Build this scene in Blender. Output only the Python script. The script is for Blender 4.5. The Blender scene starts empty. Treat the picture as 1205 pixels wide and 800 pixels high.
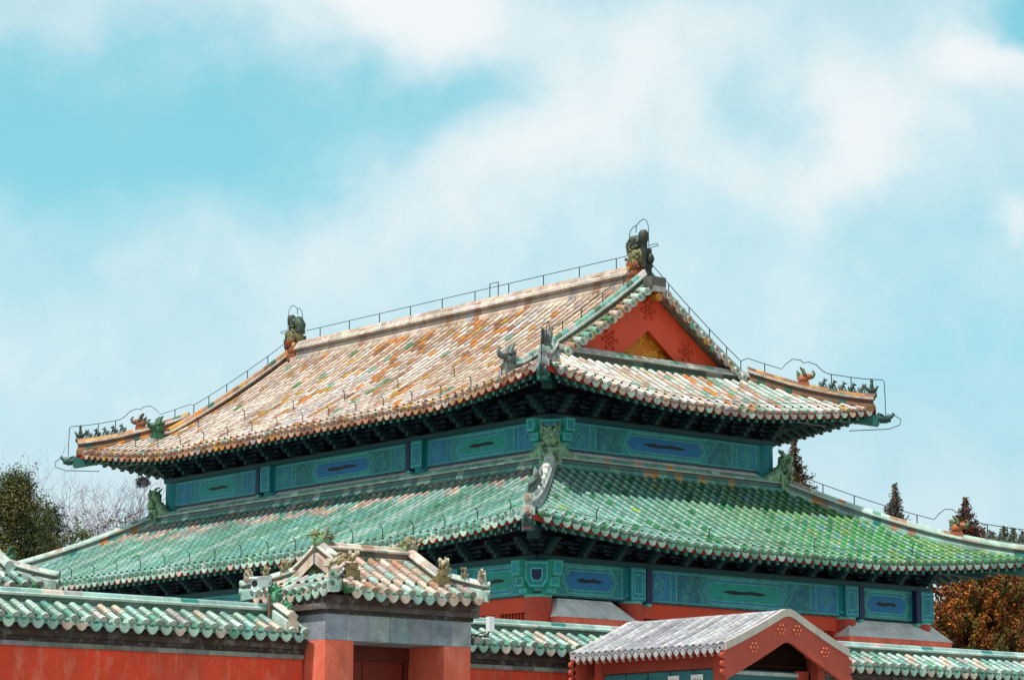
import bpy, math, random
from mathutils import Vector, Matrix, noise as mnoise
R_ = math.radians
random.seed(11)
sc = bpy.context.scene
COL = sc.collection

# ------------------------------------------------------------------ camera
cd = bpy.data.cameras.new('Camera'); cam = bpy.data.objects.new('Camera', cd); COL.objects.link(cam)
sc.camera = cam
FW = Vector((0.62860146, 0.75773825, 0.17519405)); RT = Vector((0.76926398, -0.63892263, 0.0032858)); UP = Vector((-0.11442522, -0.13270502, 0.98452844))
CAMLOC = Vector((-41.62882, -48.681708, 1.7))
mw = Matrix.Identity(4)
for i in range(3):
    mw[i][0] = RT[i]; mw[i][1] = UP[i]; mw[i][2] = -FW[i]; mw[i][3] = CAMLOC[i]
cam.matrix_world = mw
cd.sensor_fit = 'HORIZONTAL'; cd.sensor_width = 36.0
cd.lens = 3209.15 / 1205 * 36.0
cd.clip_start = 0.5; cd.clip_end = 9000

# ------------------------------------------------------------------ exposure
sc.view_settings.view_transform = 'Standard'; sc.view_settings.look = 'None'
sc.view_settings.exposure = 0.5; sc.view_settings.gamma = 1.0; sc.view_settings.use_curve_mapping = False

# ------------------------------------------------------------------ sun and sky
SUNV = Vector((-0.46, -0.07, 1.0)).normalized()
sl = bpy.data.lights.new('Sun', 'SUN'); sl.energy = 3.7; sl.angle = R_(0.53); sl.color = (1.0, 0.95, 0.88)
so = bpy.data.objects.new('Sun', sl); COL.objects.link(so)
so.rotation_euler = SUNV.to_track_quat('Z', 'Y').to_euler(); so.location = (-30, -20, 60)

w = bpy.data.worlds.new('World'); sc.world = w; w.use_nodes = True
nt = w.node_tree; N = nt.nodes; LK = nt.links
for n in list(N): N.remove(n)
def wn(t, **k):
    n = N.new(t)
    for a, b in k.items(): setattr(n, a, b)
    return n
def put(sock, v):
    if isinstance(v, bpy.types.NodeSocket): LK.new(v, sock)
    else: sock.default_value = v
def wm(op, a, b=0.0, c=None):
    n = wn('ShaderNodeMath', operation=op); put(n.inputs[0], a); put(n.inputs[1], b)
    if c is not None: put(n.inputs[2], c)
    return n.outputs[0]
out = wn('ShaderNodeOutputWorld'); bg = wn('ShaderNodeBackground'); LK.new(bg.outputs[0], out.inputs[0])
sky = wn('ShaderNodeTexSky', sky_type='NISHITA'); sky.sun_disc = False
sky.sun_elevation = math.asin(SUNV.z); sky.sun_rotation = math.atan2(SUNV.x, SUNV.y)
sky.altitude = 50; sky.air_density = 1.0; sky.dust_density = 0.6; sky.ozone_density = 1.6
tc = wn('ShaderNodeTexCoord'); D = tc.outputs['Generated']
def dot(v):
    n = wn('ShaderNodeVectorMath', operation='DOT_PRODUCT'); LK.new(D, n.inputs[0]); n.inputs[1].default_value = v; return n.outputs['Value']
S0 = 1000.0
# fixed compass frame for the cloud field (sky directions, in milliradians)
U = wm('MULTIPLY', dot(tuple(RT)), S0); V = wm('MULTIPLY', dot(tuple(UP)), S0)
def wnoise(scale, detail, rough, off=(0, 0, 0), dist=0.0):
    mp = wn('ShaderNodeMapping'); LK.new(D, mp.inputs[0]); mp.inputs['Location'].default_value = off
    n = wn('ShaderNodeTexNoise'); LK.new(mp.outputs[0], n.inputs['Vector']); n.inputs['Scale'].default_value = scale
    n.inputs['Detail'].default_value = detail; n.inputs['Roughness'].default_value = rough; n.inputs['Distortion'].default_value = dist
    return n.outputs[0]
n1 = wnoise(11, 5, .55); n2 = wnoise(11, 5, .55, (5.2, 1.3, 8.1)); n3 = wnoise(26, 6, .55, (2.2, 7.7, 3.1), .4); n4 = wnoise(6, 3, .5, (9.1, 4.4, 1.0))
Uw = wm('ADD', U, wm('MULTIPLY', wm('SUBTRACT', n1, .5), 110)); Vw = wm('ADD', V, wm('MULTIPLY', wm('SUBTRACT', n2, .5), 90))
# (px x, px y, half-width, half-height, strength, tilt)  measured cloud masses
BL = [(470, 10, 130, 60, .9, 0), (330, -10, 120, 45, .4, 0), (640, 215, 210, 60, .5, .15), (740, 105, 95, 75, .42, .3), (820, 30, 120, 55, .3, .1), (1000, 175, 110, 60, .62, .35), (1150, 75, 62, 42, .75, 0), (960, 95, 60, 45, .3, .4), (1190, 290, 36, 26, .4, 0),
      (380, 310, 180, 60, .18, .25), (150, 155, 300, 85, -.72, -.05), (40, 70, 140, 50, -.2, 0), (540, 130, 110, 40, -.30, .15), (1205, 25, 60, 60, -.8, 0), (900, 130, 45, 70, -.22, 0), (1090, 150, 50, 60, -.2, 0), (1150, 430, 220, 190, -.34, 0), (60, 300, 140, 70, -.12, 0), (860, 250, 140, 50, -.12, 0)]
tot = None
for (px, py, sx, sy, am, tl) in BL:
    du = wm('SUBTRACT', Uw, (px - 602.5) / 3209 * S0); dv = wm('SUBTRACT', Vw, (400 - py) / 3209 * S0)
    ct, st = math.cos(tl), math.sin(tl)
    a = wm('ADD', wm('MULTIPLY', du, ct), wm('MULTIPLY', dv, st)); b = wm('SUBTRACT', wm('MULTIPLY', dv, ct), wm('MULTIPLY', du, st))
    a = wm('DIVIDE', a, sx / 3.209); b = wm('DIVIDE', b, sy / 3.209)
    q = wm('ADD', wm('MULTIPLY', a, a), wm('MULTIPLY', b, b))
    g = wm('MULTIPLY', wm('EXPONENT', wm('MULTIPLY', q, -1.0)), am)
    tot = g if tot is None else wm('ADD', tot, g)
n5 = wnoise(70, 5, .6, (1.2, 3.7, 6.1), .6)
tot = wm('ADD', wm('ADD', tot, .45), wm('MULTIPLY', wm('SUBTRACT', n3, .5), .6))
tot = wm('ADD', tot, wm('MULTIPLY', wm('SUBTRACT', n5, .5), .18))
tot = wm('ADD', tot, wm('MULTIPLY', wm('SUBTRACT', n4, .5), .35))
mr = wn('ShaderNodeMapRange', interpolation_type='SMOOTHSTEP'); put(mr.inputs['Value'], tot); mr.inputs['From Min'].default_value = -.22; mr.inputs['From Max'].default_value = 1.12
mr.inputs['To Min'].default_value = 0.04; mr.inputs['To Max'].default_value = 1.0
mask = mr.outputs[0]
tint = wn('ShaderNodeMix', data_type='RGBA', blend_type='MULTIPLY'); tint.inputs[0].default_value = 1.0
LK.new(sky.outputs[0], tint.inputs[6]); tint.inputs[7].default_value = (0.6, 1.04, .95, 1)
CLEAR = wn('ShaderNodeMix', data_type='RGBA'); CLEAR.inputs[0].default_value = .62; LK.new(tint.outputs[2], CLEAR.inputs[6]); CLEAR.inputs[7].default_value = (1.4, 3.95, 4.35, 1)
hzr = wn('ShaderNodeMapRange', interpolation_type='SMOOTHSTEP'); put(hzr.inputs['Value'], V); hzr.inputs['From Min'].default_value = -95; hzr.inputs['From Max'].default_value = 45; hzr.inputs['To Min'].default_value = .8; hzr.inputs['To Max'].default_value = 0
HZ = wn('ShaderNodeMix', data_type='RGBA'); LK.new(hzr.outputs[0], HZ.inputs[0]); LK.new(CLEAR.outputs[2], HZ.inputs[6]); HZ.inputs[7].default_value = (2.35, 3.75, 4.5, 1)
SKYMIX = wn('ShaderNodeMix', data_type='RGBA'); LK.new(mask, SKYMIX.inputs[0]); LK.new(HZ.outputs[2], SKYMIX.inputs[6]); SKYMIX.inputs[7].default_value = (4.95, 5.25, 5.35, 1)
LK.new(SKYMIX.outputs[2], bg.inputs[0]); bg.inputs[1].default_value = 0.125

# ------------------------------------------------------------------ helpers
def lin(h):
    h = h.lstrip('#'); o = []
    for i in (0, 2, 4):
        c = int(h[i:i+2], 16) / 255; o.append(c / 12.92 if c <= .04045 else ((c + .055) / 1.055) ** 2.4)
    return tuple(o)
def jit(c, a=.1):
    k = 1 + random.uniform(-a, a); return tuple(max(0, x * k * (1 + random.uniform(-a, a) * .35)) for x in c)
def mixc(a, b, t): return tuple(x + (y - x) * t for x, y in zip(a, b))

OFF = [Vector((0, 0, 0))]
class MB:
    def __init__(self): self.v = []; self.f = []; self.c = []; self.s = []
    def add(self, vs, fs, col, smooth=False):
        b = len(self.v); self.v += [tuple(p) for p in vs]
        for i, f in enumerate(fs):
            self.f.append([b + k for k in f]); self.c.append(col[i] if isinstance(col, list) else col); self.s.append(smooth)
    def box(self, lo, hi, col, M=None):
        x0, y0, z0 = lo; x1, y1, z1 = hi
        vs = [Vector(p) for p in ((x0,y0,z0),(x1,y0,z0),(x1,y1,z0),(x0,y1,z0),(x0,y0,z1),(x1,y0,z1),(x1,y1,z1),(x0,y1,z1))]
        if M is not None: vs = [M @ p for p in vs]
        self.add(vs, [(0,3,2,1),(4,5,6,7),(0,1,5,4),(1,2,6,5),(2,3,7,6),(3,0,4,7)], col)
    def obox(self, c, ax, ay, az, col):
        c = Vector(c); ax = Vector(ax); ay = Vector(ay); az = Vector(az)
        vs = [c + sx*ax + sy*ay + sz*az for sz in (-1,1) for sx, sy in ((-1,-1),(1,-1),(1,1),(-1,1))]
        self.add(vs, [(0,3,2,1),(4,5,6,7),(0,1,5,4),(1,2,6,5),(2,3,7,6),(3,0,4,7)], col)
    def tube(self, pts, rad, n, col, caps=True, smooth=True):
        pts = [Vector(p) for p in pts]; rings = []
        prev = None
        for i, p in enumerate(pts):
            d = (pts[min(i+1, len(pts)-1)] - pts[max(i-1, 0)])
            if d.length < 1e-9: d = Vector((0,0,1))
            d.normalize()
            if prev is None:
                a = d.orthogonal().normalized()
            else:
                a = prev - d * prev.dot(d)
                a = a.normalized() if a.length > 1e-6 else d.orthogonal().normalized()
            prev = a; b = d.cross(a)
            r = rad[i] if isinstance(rad, (list, tuple)) else rad
            rings.append([p + (a*math.cos(2*math.pi*k/n) + b*math.sin(2*math.pi*k/n))*r for k in range(n)])
        vs = [q for r in rings for q in r]; fs = []
        for i in range(len(pts)-1):
            for k in range(n):
                fs.append((i*n+k, i*n+(k+1)%n, (i+1)*n+(k+1)%n, (i+1)*n+k))
        self.add(vs, fs, col, smooth)
        if caps:
            self.add(rings[0], [tuple(reversed(range(n)))], col if not isinstance(col, list) else col[0]); self.add(rings[-1], [tuple(range(n))], col if not isinstance(col, list) else col[-1])
    def blob(self, c, r, col, nu=9, nv=6, jitter=.08, M=None):
        c = Vector(c); rx, ry, rz = (r, r, r) if not isinstance(r, (tuple, list)) else r
        vs = []
        for j in range(nv+1):
            th = math.pi*j/nv
            for i in range(nu):
                ph = 2*math.pi*i/nu; k = 1+random.uniform(-jitter, jitter)
                p = Vector((rx*math.sin(th)*math.cos(ph), ry*math.sin(th)*math.sin(ph), rz*math.cos(th)))*k
                if M is not None: p = M @ p
                vs.append(c+p)
        fs = []
        for j in range(nv):
            for i in range(nu):
                fs.append((j*nu+i, (j+1)*nu+i, (j+1)*nu+(i+1)%nu, j*nu+(i+1)%nu))
        self.add(vs, fs, col, True)
    def prism(self, poly, d, col, side=None):
        """poly: 3D points of a planar outline, pushed along d"""
        n = len(poly); a = [Vector(p) for p in poly]; b = [p + Vector(d) for p in a]
        fs = [tuple(range(n)), tuple(reversed(range(n, 2*n)))] + [(i, n+i, n+(i+1)%n, (i+1)%n) for i in range(n)]
        cs = [col, col] + [side or col]*n
        self.add(a+b, fs, cs)
    def sweep(self, prof, path, colfn, lat=None, caps=True, smooth=False):
        """prof: (side, up) outline, path: 3D points, colfn(path segment, profile segment)"""
        path = [Vector(p) for p in path]; m = len(prof); rings = []
        for i, p in enumerate(path):
            d = path[min(i+1, len(path)-1)] - path[max(i-1, 0)]
            l = Vector(lat) if lat is not None else Vector((d.y, -d.x, 0)).normalized()
            rings.append([p + l*s + Vector((0,0,u)) for s, u in prof])
        vs = [q for r in rings for q in r]; fs = []; cs = []
        for i in range(len(path)-1):
            for k in range(m-1):
                fs.append((i*m+k, i*m+k+1, (i+1)*m+k+1, (i+1)*m+k)); cs.append(colfn(i, k))
        self.add(vs, fs, cs, smooth)
        if caps:
            self.add(rings[0], [tuple(range(m))], colfn(0, m//2)); self.add(rings[-1], [tuple(reversed(range(m)))], colfn(0, m//2))
    def build(self, name, mat, parent=None, off=True, mesh_only=False):
        o = OFF[0] if off else Vector((0,0,0))
        me = bpy.data.meshes.new(name)
        me.from_pydata([(x-o.x, y-o.y, z-o.z) for x, y, z in self.v], [], self.f)
        at = me.attributes.new('col', 'FLOAT_COLOR', 'FACE')
        buf = []
        for c in self.c: buf += [c[0], c[1], c[2], 1.0]
        at.data.foreach_set('color', buf)
        me.polygons.foreach_set('use_smooth', self.s)
        me.materials.append(mat); me.update()
        if mesh_only: return me
        ob = bpy.data.objects.new(name, me); COL.objects.link(ob)
        if parent is not None: ob.parent = parent
        return ob
def place(name, me, parent, loc, rot=(0,0,0), scale=(1,1,1)):
    ob = bpy.data.objects.new(name, me); COL.objects.link(ob); ob.parent = parent
    ob.location = Vector(loc) - OFF[0]; ob.rotation_euler = rot; ob.scale = scale
    return ob
def thing(name, loc, label, cat, group=None):
    o = bpy.data.objects.new(name, None); COL.objects.link(o); o.location = loc; o.empty_display_size = .5
    o['label'] = label; o['category'] = cat
    if group: o['group'] = group
    OFF[0] = Vector(loc)
    return o
def tag(o, label, cat, group=None):
    o['label'] = label; o['category'] = cat
    if group: o['group'] = group
    return o

# ------------------------------------------------------------------ materials (albedo comes from the 'col' attribute, broken up by noise)
def mat(name, rough=.6, spec=.5, var=.25, vscale=3.0, grime=.0, gscale=1.2, gcol=(.05,.045,.035), bump=.0, bscale=30, coat=0.0, metal=0.0, rvar=.12, stretch=(1,1,1), bright=0.0, bcol=(.7,.7,.66), patch=0.0, pscale=.5, pcol=(.06,.05,.04)):
    m = bpy.data.materials.new(name); m.use_nodes = True; t = m.node_tree; n = t.nodes; l = t.links
    b = n['Principled BSDF']
    at = n.new('ShaderNodeAttribute'); at.attribute_name = 'col'
    tcn = n.new('ShaderNodeTexCoord'); mp = n.new('ShaderNodeMapping'); l.new(tcn.outputs['Object'], mp.inputs[0]); mp.inputs['Scale'].default_value = stretch
    nz = n.new('ShaderNodeTexNoise'); l.new(mp.outputs[0], nz.inputs['Vector']); nz.inputs['Scale'].default_value = vscale; nz.inputs['Detail'].default_value = 6; nz.inputs['Roughness'].default_value = .65
    r = n.new('ShaderNodeMapRange'); l.new(nz.outputs[0], r.inputs['Value']); r.inputs['From Min'].default_value = .3; r.inputs['From Max'].default_value = .7; r.inputs['To Min'].default_value = 1-var; r.inputs['To Max'].default_value = 1+var
    mx = n.new('ShaderNodeMix'); mx.data_type = 'RGBA'; mx.blend_type = 'MULTIPLY'; mx.inputs[0].default_value = 1
    l.new(at.outputs['Color'], mx.inputs[6]); l.new(r.outputs[0], mx.inputs[7]); colr = mx.outputs[2]
    def layer(colr, amt, scale, c, lo, hi):
        gz = n.new('ShaderNodeTexNoise'); l.new(mp.outputs[0], gz.inputs['Vector']); gz.inputs['Scale'].default_value = scale; gz.inputs['Detail'].default_value = 8; gz.inputs['Roughness'].default_value = .7
        g = n.new('ShaderNodeMapRange'); l.new(gz.outputs[0], g.inputs['Value']); g.inputs['From Min'].default_value = lo; g.inputs['From Max'].default_value = hi; g.inputs['To Max'].default_value = amt
        m2 = n.new('ShaderNodeMix'); m2.data_type = 'RGBA'; l.new(g.outputs[0], m2.inputs[0]); l.new(colr, m2.inputs[6]); m2.inputs[7].default_value = (*c, 1)
        return m2.outputs[2]
    if grime: colr = layer(colr, grime, gscale, gcol, .45, .75)
    if bright: colr = layer(colr, bright, gscale*2.3, bcol, .5, .72)
    if patch: colr = layer(colr, patch, pscale, pcol, .42, .72)
    l.new(colr, b.inputs['Base Color'])
    rr = n.new('ShaderNodeMapRange'); l.new(nz.outputs[0], rr.inputs['Value']); rr.inputs['From Min'].default_value = .3; rr.inputs['From Max'].default_value = .7; rr.inputs['To Min'].default_value = max(.05, rough-rvar); rr.inputs['To Max'].default_value = min(1, rough+rvar)
    l.new(rr.outputs[0], b.inputs['Roughness']); b.inputs['Specular IOR Level'].default_value = spec; b.inputs['Metallic'].default_value = metal
    if coat: b.inputs['Coat Weight'].default_value = coat; b.inputs['Coat Roughness'].default_value = .15
    if bump:
        bz = n.new('ShaderNodeTexNoise'); l.new(mp.outputs[0], bz.inputs['Vector']); bz.inputs['Scale'].default_value = bscale; bz.inputs['Detail'].default_value = 5
        bp = n.new('ShaderNodeBump'); l.new(bz.outputs[0], bp.inputs['Height']); bp.inputs['Strength'].default_value = bump; bp.inputs['Distance'].default_value = .03; l.new(bp.outputs[0], b.inputs['Normal'])
    return m
M_GLAZE = mat('glazed_tile', .34, .5, .24, 5, .4, 1.9, gcol=(.03,.045,.035), bump=.25, bscale=14, rvar=.16, patch=.35, pscale=.45, pcol=(.09,.10,.075))
M_WORN = mat('worn_tile', .55, .4, .28, 6, .46, 2.2, gcol=(.09,.06,.045), bump=.3, bscale=16, rvar=.15, patch=.5, pscale=.55, pcol=(.15,.095,.06))
M_PAINT = mat('faded_paint', .55, .4, .28, 9, .25, 3.0, gcol=(.01,.025,.03))
M_PLASTER = mat('red_plaster', .85, .2, .2, 1.6, .55, 2.6, gcol=(.30,.06,.03), bump=.25, bscale=22, bright=.55, bcol=(.80,.30,.20), patch=.4, pscale=.9, pcol=(.38,.10,.06), stretch=(1,1,.35))
M_LIME = mat('lime_plaster', .85, .25, .22, 3, .4, 1.8, gcol=(.25,.2,.19), bump=.15, bscale=20)
M_STONE = mat('grey_masonry', .85, .25, .32, 4, .5, 2.6, bump=.35, bscale=18, bright=.5, bcol=(.33,.35,.36))
M_RED = mat('red_wood', .6, .35, .16, 5, .2, 2.5, gcol=(.06,.015,.01), bump=.1, bscale=40, stretch=(1,1,.25))
M_METAL = mat('dark_metal', .5, .5, .2, 8, .0, metal=.3)
M_WHITE = mat('white_plastic', .45, .5, .06, 6)
M_BARK = mat('bark', .9, .2, .3, 12, .3, 6, bump=.4)
M_DARK = mat('dark_void', .9, .1, .2, 2)
M_BEAM = mat('painted_timber', .55, .4, .28, 9, .3, 3.0, gcol=(.01,.025,.03), patch=.3, pscale=1.2, pcol=(.02,.06,.07))
def filigree(m):
    t = m.node_tree; n = t.nodes; l = t.links; b = n['Principled BSDF']; src = b.inputs['Base Color'].links[0].from_socket
    tcn = n.new('ShaderNodeTexCoord'); vo = n.new('ShaderNodeTexVoronoi'); vo.feature = 'DISTANCE_TO_EDGE'; vo.inputs['Scale'].default_value = 4.2
    nz_ = n.new('ShaderNodeTexNoise'); nz_.inputs['Scale'].default_value = 9; l.new(tcn.outputs['Object'], nz_.inputs['Vector'])
    ad = n.new('ShaderNodeMix'); ad.data_type = 'VECTOR'; ad.inputs[0].default_value = .12; l.new(tcn.outputs['Object'], ad.inputs[4]); l.new(nz_.outputs['Color'], ad.inputs[5]); l.new(ad.outputs[1], vo.inputs['Vector'])
    sn = n.new('ShaderNodeMath'); sn.operation = 'SINE'; mu = n.new('ShaderNodeMath'); mu.operation = 'MULTIPLY'; mu.inputs[1].default_value = 40; l.new(vo.outputs['Distance'], mu.inputs[0]); l.new(mu.outputs[0], sn.inputs[0])
    gt = n.new('ShaderNodeMapRange'); l.new(sn.outputs[0], gt.inputs['Value']); gt.inputs['From Min'].default_value = .55; gt.inputs['From Max'].default_value = .9; gt.inputs['To Max'].default_value = .36
    mx = n.new('ShaderNodeMix'); mx.data_type = 'RGBA'; l.new(gt.outputs[0], mx.inputs[0]); l.new(src, mx.inputs[6]); mx.inputs[7].default_value = (.09, .46, .44, 1); l.new(mx.outputs[2], b.inputs['Base Color'])
filigree(M_BEAM)
def leafmat(name):
    m = mat(name, .65, .25, .35, 2.2, rvar=.1)
    b = m.node_tree.nodes['Principled BSDF']
    b.inputs['Subsurface Weight'].default_value = 0.0
    return m
M_LEAF = leafmat('leaf')

# ground sheet
def ground():
    mb = MB(); s = 4000
    n = 24
    vs = []; fs = []
    for j in range(n+1):
        for i in range(n+1):
            vs.append((-s+2*s*i/n, -s+2*s*j/n, 0))
    for j in range(n):
        for i in range(n): fs.append((j*(n+1)+i, j*(n+1)+i+1, (j+1)*(n+1)+i+1, (j+1)*(n+1)+i))
    mb.add(vs, fs, lin('#9c978c'))
    OFF[0] = Vector((0,0,0))
    o = mb.build('ground', M_STONE); o['kind'] = 'structure'
ground()
#PART2

# ================================================================== MAIN HALL
W, A_, L = 7.0, 2.714, 16.384
CU, CL = 2.057, 4.753           # corner projection of the upper and lower eaves
PITCH = .288
C = {k: lin(v) for k, v in dict(cream='#cdb6a4', pink='#bfa391', salmon='#ab7f62', orange='#c4761f', ochre='#b5852f', brown='#80553a', grey='#a9a09c', lilac='#bab2b6',
    green='#2f7d4b', dgreen='#1d5a44', lgreen='#639a82', pale='#b0c9ba', teal='#1d7a6e', mint='#93b5aa', white='#e6e2da', pan='#4f4036', pang='#1d4a3e', ygreen='#86a552', dark='#2b2420', seag='#679f90', red='#9c2b17', bred='#a8361d').items()}

class Slope:
    def __init__(s, O, A, B, Lu, z0, t0, sl, k, Rc, Dc, Tf, tend, dz=0.0):
        s.O = Vector(O); s.A = Vector(A); s.B = Vector(B); s.Lu = Lu; s.z0 = z0; s.t0m = t0; s.sl = sl; s.k = k; s.Rc = Rc; s.Dc = Dc; s.Tf = Tf; s.tend = tend; s.dz = dz
    def cf(s, u): return min(1.0, max(0.0, 1-min(u, s.Lu-u)/s.Dc))
    def t0(s, u): return s.t0m*(1-s.cf(u)**1.6)
    def z(s, u, t):
        x = t-s.t0m; f = s.cf(u)
        return s.z0 + s.sl*x + s.k*x*abs(x) + s.Rc*f**1.35*max(0, 1-t/s.Tf)**1.5 + s.dz*(1-min(1, 1.5*f))*max(0, 1-t/3)
    def P(s, u, t, up=0.0):
        p = s.O + s.A*u + s.B*t; p.z = s.z(u, t)+up; return p
    def frame(s, u, t):
        T = (s.P(u, t+.06)-s.P(u, t-.06)).normalized(); Nn = s.A.cross(T)
        if Nn.z < 0: Nn = -Nn
        return T, Nn.normalized()

def tile_slope(s, name, material, parent, colfn, pitch=PITCH, r=.082, tl=.30, hipgap=.12, ends=None, nails=True, nail_every=1, umin=None, umax=None, fl=.66):
    mb = MB(); n = max(2, round(s.Lu/pitch)); p = s.Lu/n
    K = 5; q_ = r/.082
    for i in range(n):
        u = (i+.5)*p
        if umin is not None and u < umin: continue
        if umax is not None and u > umax: continue
        t0 = s.t0(u); te = s.tend(u)-hipgap
        if te-t0 < .08: continue
        st = tl*.86; m = max(1, round((te-t0)/st)); dt = (te-t0)/m
        wob = random.uniform(-.008, .008)
        for j in range(m):
            ta = t0+j*dt; tb = ta+dt
            tube, lip, pan = colfn(i, j, u, ta, m); flank_shade = mixc(pan, C['dark'], .25)  # tube flanks coloured darker, painting shade into the gaps between rows
            rings = []
            for (t, rr) in ((ta-.012, r*1.05), (ta+dt*.12, r*1.04), (ta+dt*.125, r*.97), (tb+.004, r*.9)):
                T, Nn = s.frame(u, t); c = s.P(u, t)+Nn*.012
                rings.append([c + s.A*(math.cos(math.pi*k/K)*rr+wob) + Nn*(math.sin(math.pi*k/K)*rr*1.05) for k in range(K+1)])
            vs = [q for rg in rings for q in rg]; fs = []; cs = []
            for a in range(3):
                for k in range(K):
                    fs.append((a*(K+1)+k, a*(K+1)+k+1, (a+1)*(K+1)+k+1, (a+1)*(K+1)+k)); cs.append(mixc(lip if a == 0 else tube, flank_shade, fl) if k in (0, K-1) else (lip if a == 0 else tube))
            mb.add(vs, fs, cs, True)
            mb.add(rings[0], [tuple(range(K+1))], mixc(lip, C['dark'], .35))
            # pan tile beside the tube (concave, each lapping over the one below)
            up = u+p/2
            if up < s.Lu:
                d2 = min(tb, s.tend(up)-hipgap*.4)
                if d2-ta > .03:
                    T, Nn = s.frame(up, ta); hw = p/2-r*.55
                    row = []
                    for t, e in ((ta-.02, .0), (d2, -.022)):
                        c = s.P(up, t)+Nn*e
                        row += [c - s.A*hw + Nn*.0, c - s.A*hw*.4 - Nn*.045, c + s.A*hw*.4 - Nn*.045, c + s.A*hw]
                    mb.add(row, [(0,1,5,4),(1,2,6,5),(2,3,7,6)], pan, True)
        # round end cap and the drip tile beside it
        ec = ends(i, u) if ends else (C['pale'], C['pale'])
        c = s.P(u, t0)-s.B*.018+Vector((0,0,.012)); ro = r*1.08
        ring = [c + s.A*math.cos(2*math.pi*k/10)*ro + Vector((0,0,1))*math.sin(2*math.pi*k/10)*ro for k in range(10)]
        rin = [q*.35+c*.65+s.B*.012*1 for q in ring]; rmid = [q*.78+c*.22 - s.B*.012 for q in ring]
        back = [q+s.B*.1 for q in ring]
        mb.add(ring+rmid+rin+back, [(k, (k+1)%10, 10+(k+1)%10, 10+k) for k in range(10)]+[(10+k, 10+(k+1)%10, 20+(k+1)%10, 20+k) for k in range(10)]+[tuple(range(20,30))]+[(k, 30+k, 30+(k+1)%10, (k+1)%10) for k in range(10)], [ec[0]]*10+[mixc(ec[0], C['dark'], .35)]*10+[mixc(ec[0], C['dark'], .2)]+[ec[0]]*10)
        up = u+p/2
        if up < s.Lu-.05 and s.tend(up)-s.t0(up) > .1:
            c = s.P(up, s.t0(up))-s.B*.03; hw = p/2-r*.35; Z = Vector((0,0,1))
            out = [c-s.A*hw, c-s.A*hw*.5-Z*.035*q_, c+s.A*hw*.5-Z*.035*q_, c+s.A*hw, c+s.A*hw*.92-Z*.075*q_, c+s.A*hw*.5-Z*.13*q_, c-Z*.155*q_, c-s.A*hw*.5-Z*.13*q_, c-s.A*hw*.92-Z*.075*q_]
            mb.prism(out, s.B*.03, ec[1])
        if nails and i % nail_every == 0:
            t = t0+.2; T, Nn = s.frame(u, t); c = s.P(u, t)+Nn*(r*1.0)
            mb.tube([c, c+Nn*.03*q_, c+Nn*.048*q_], [.034*q_, .032*q_, .012*q_], 6, C['dark'])
    return mb.build(name, material, parent)

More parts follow.
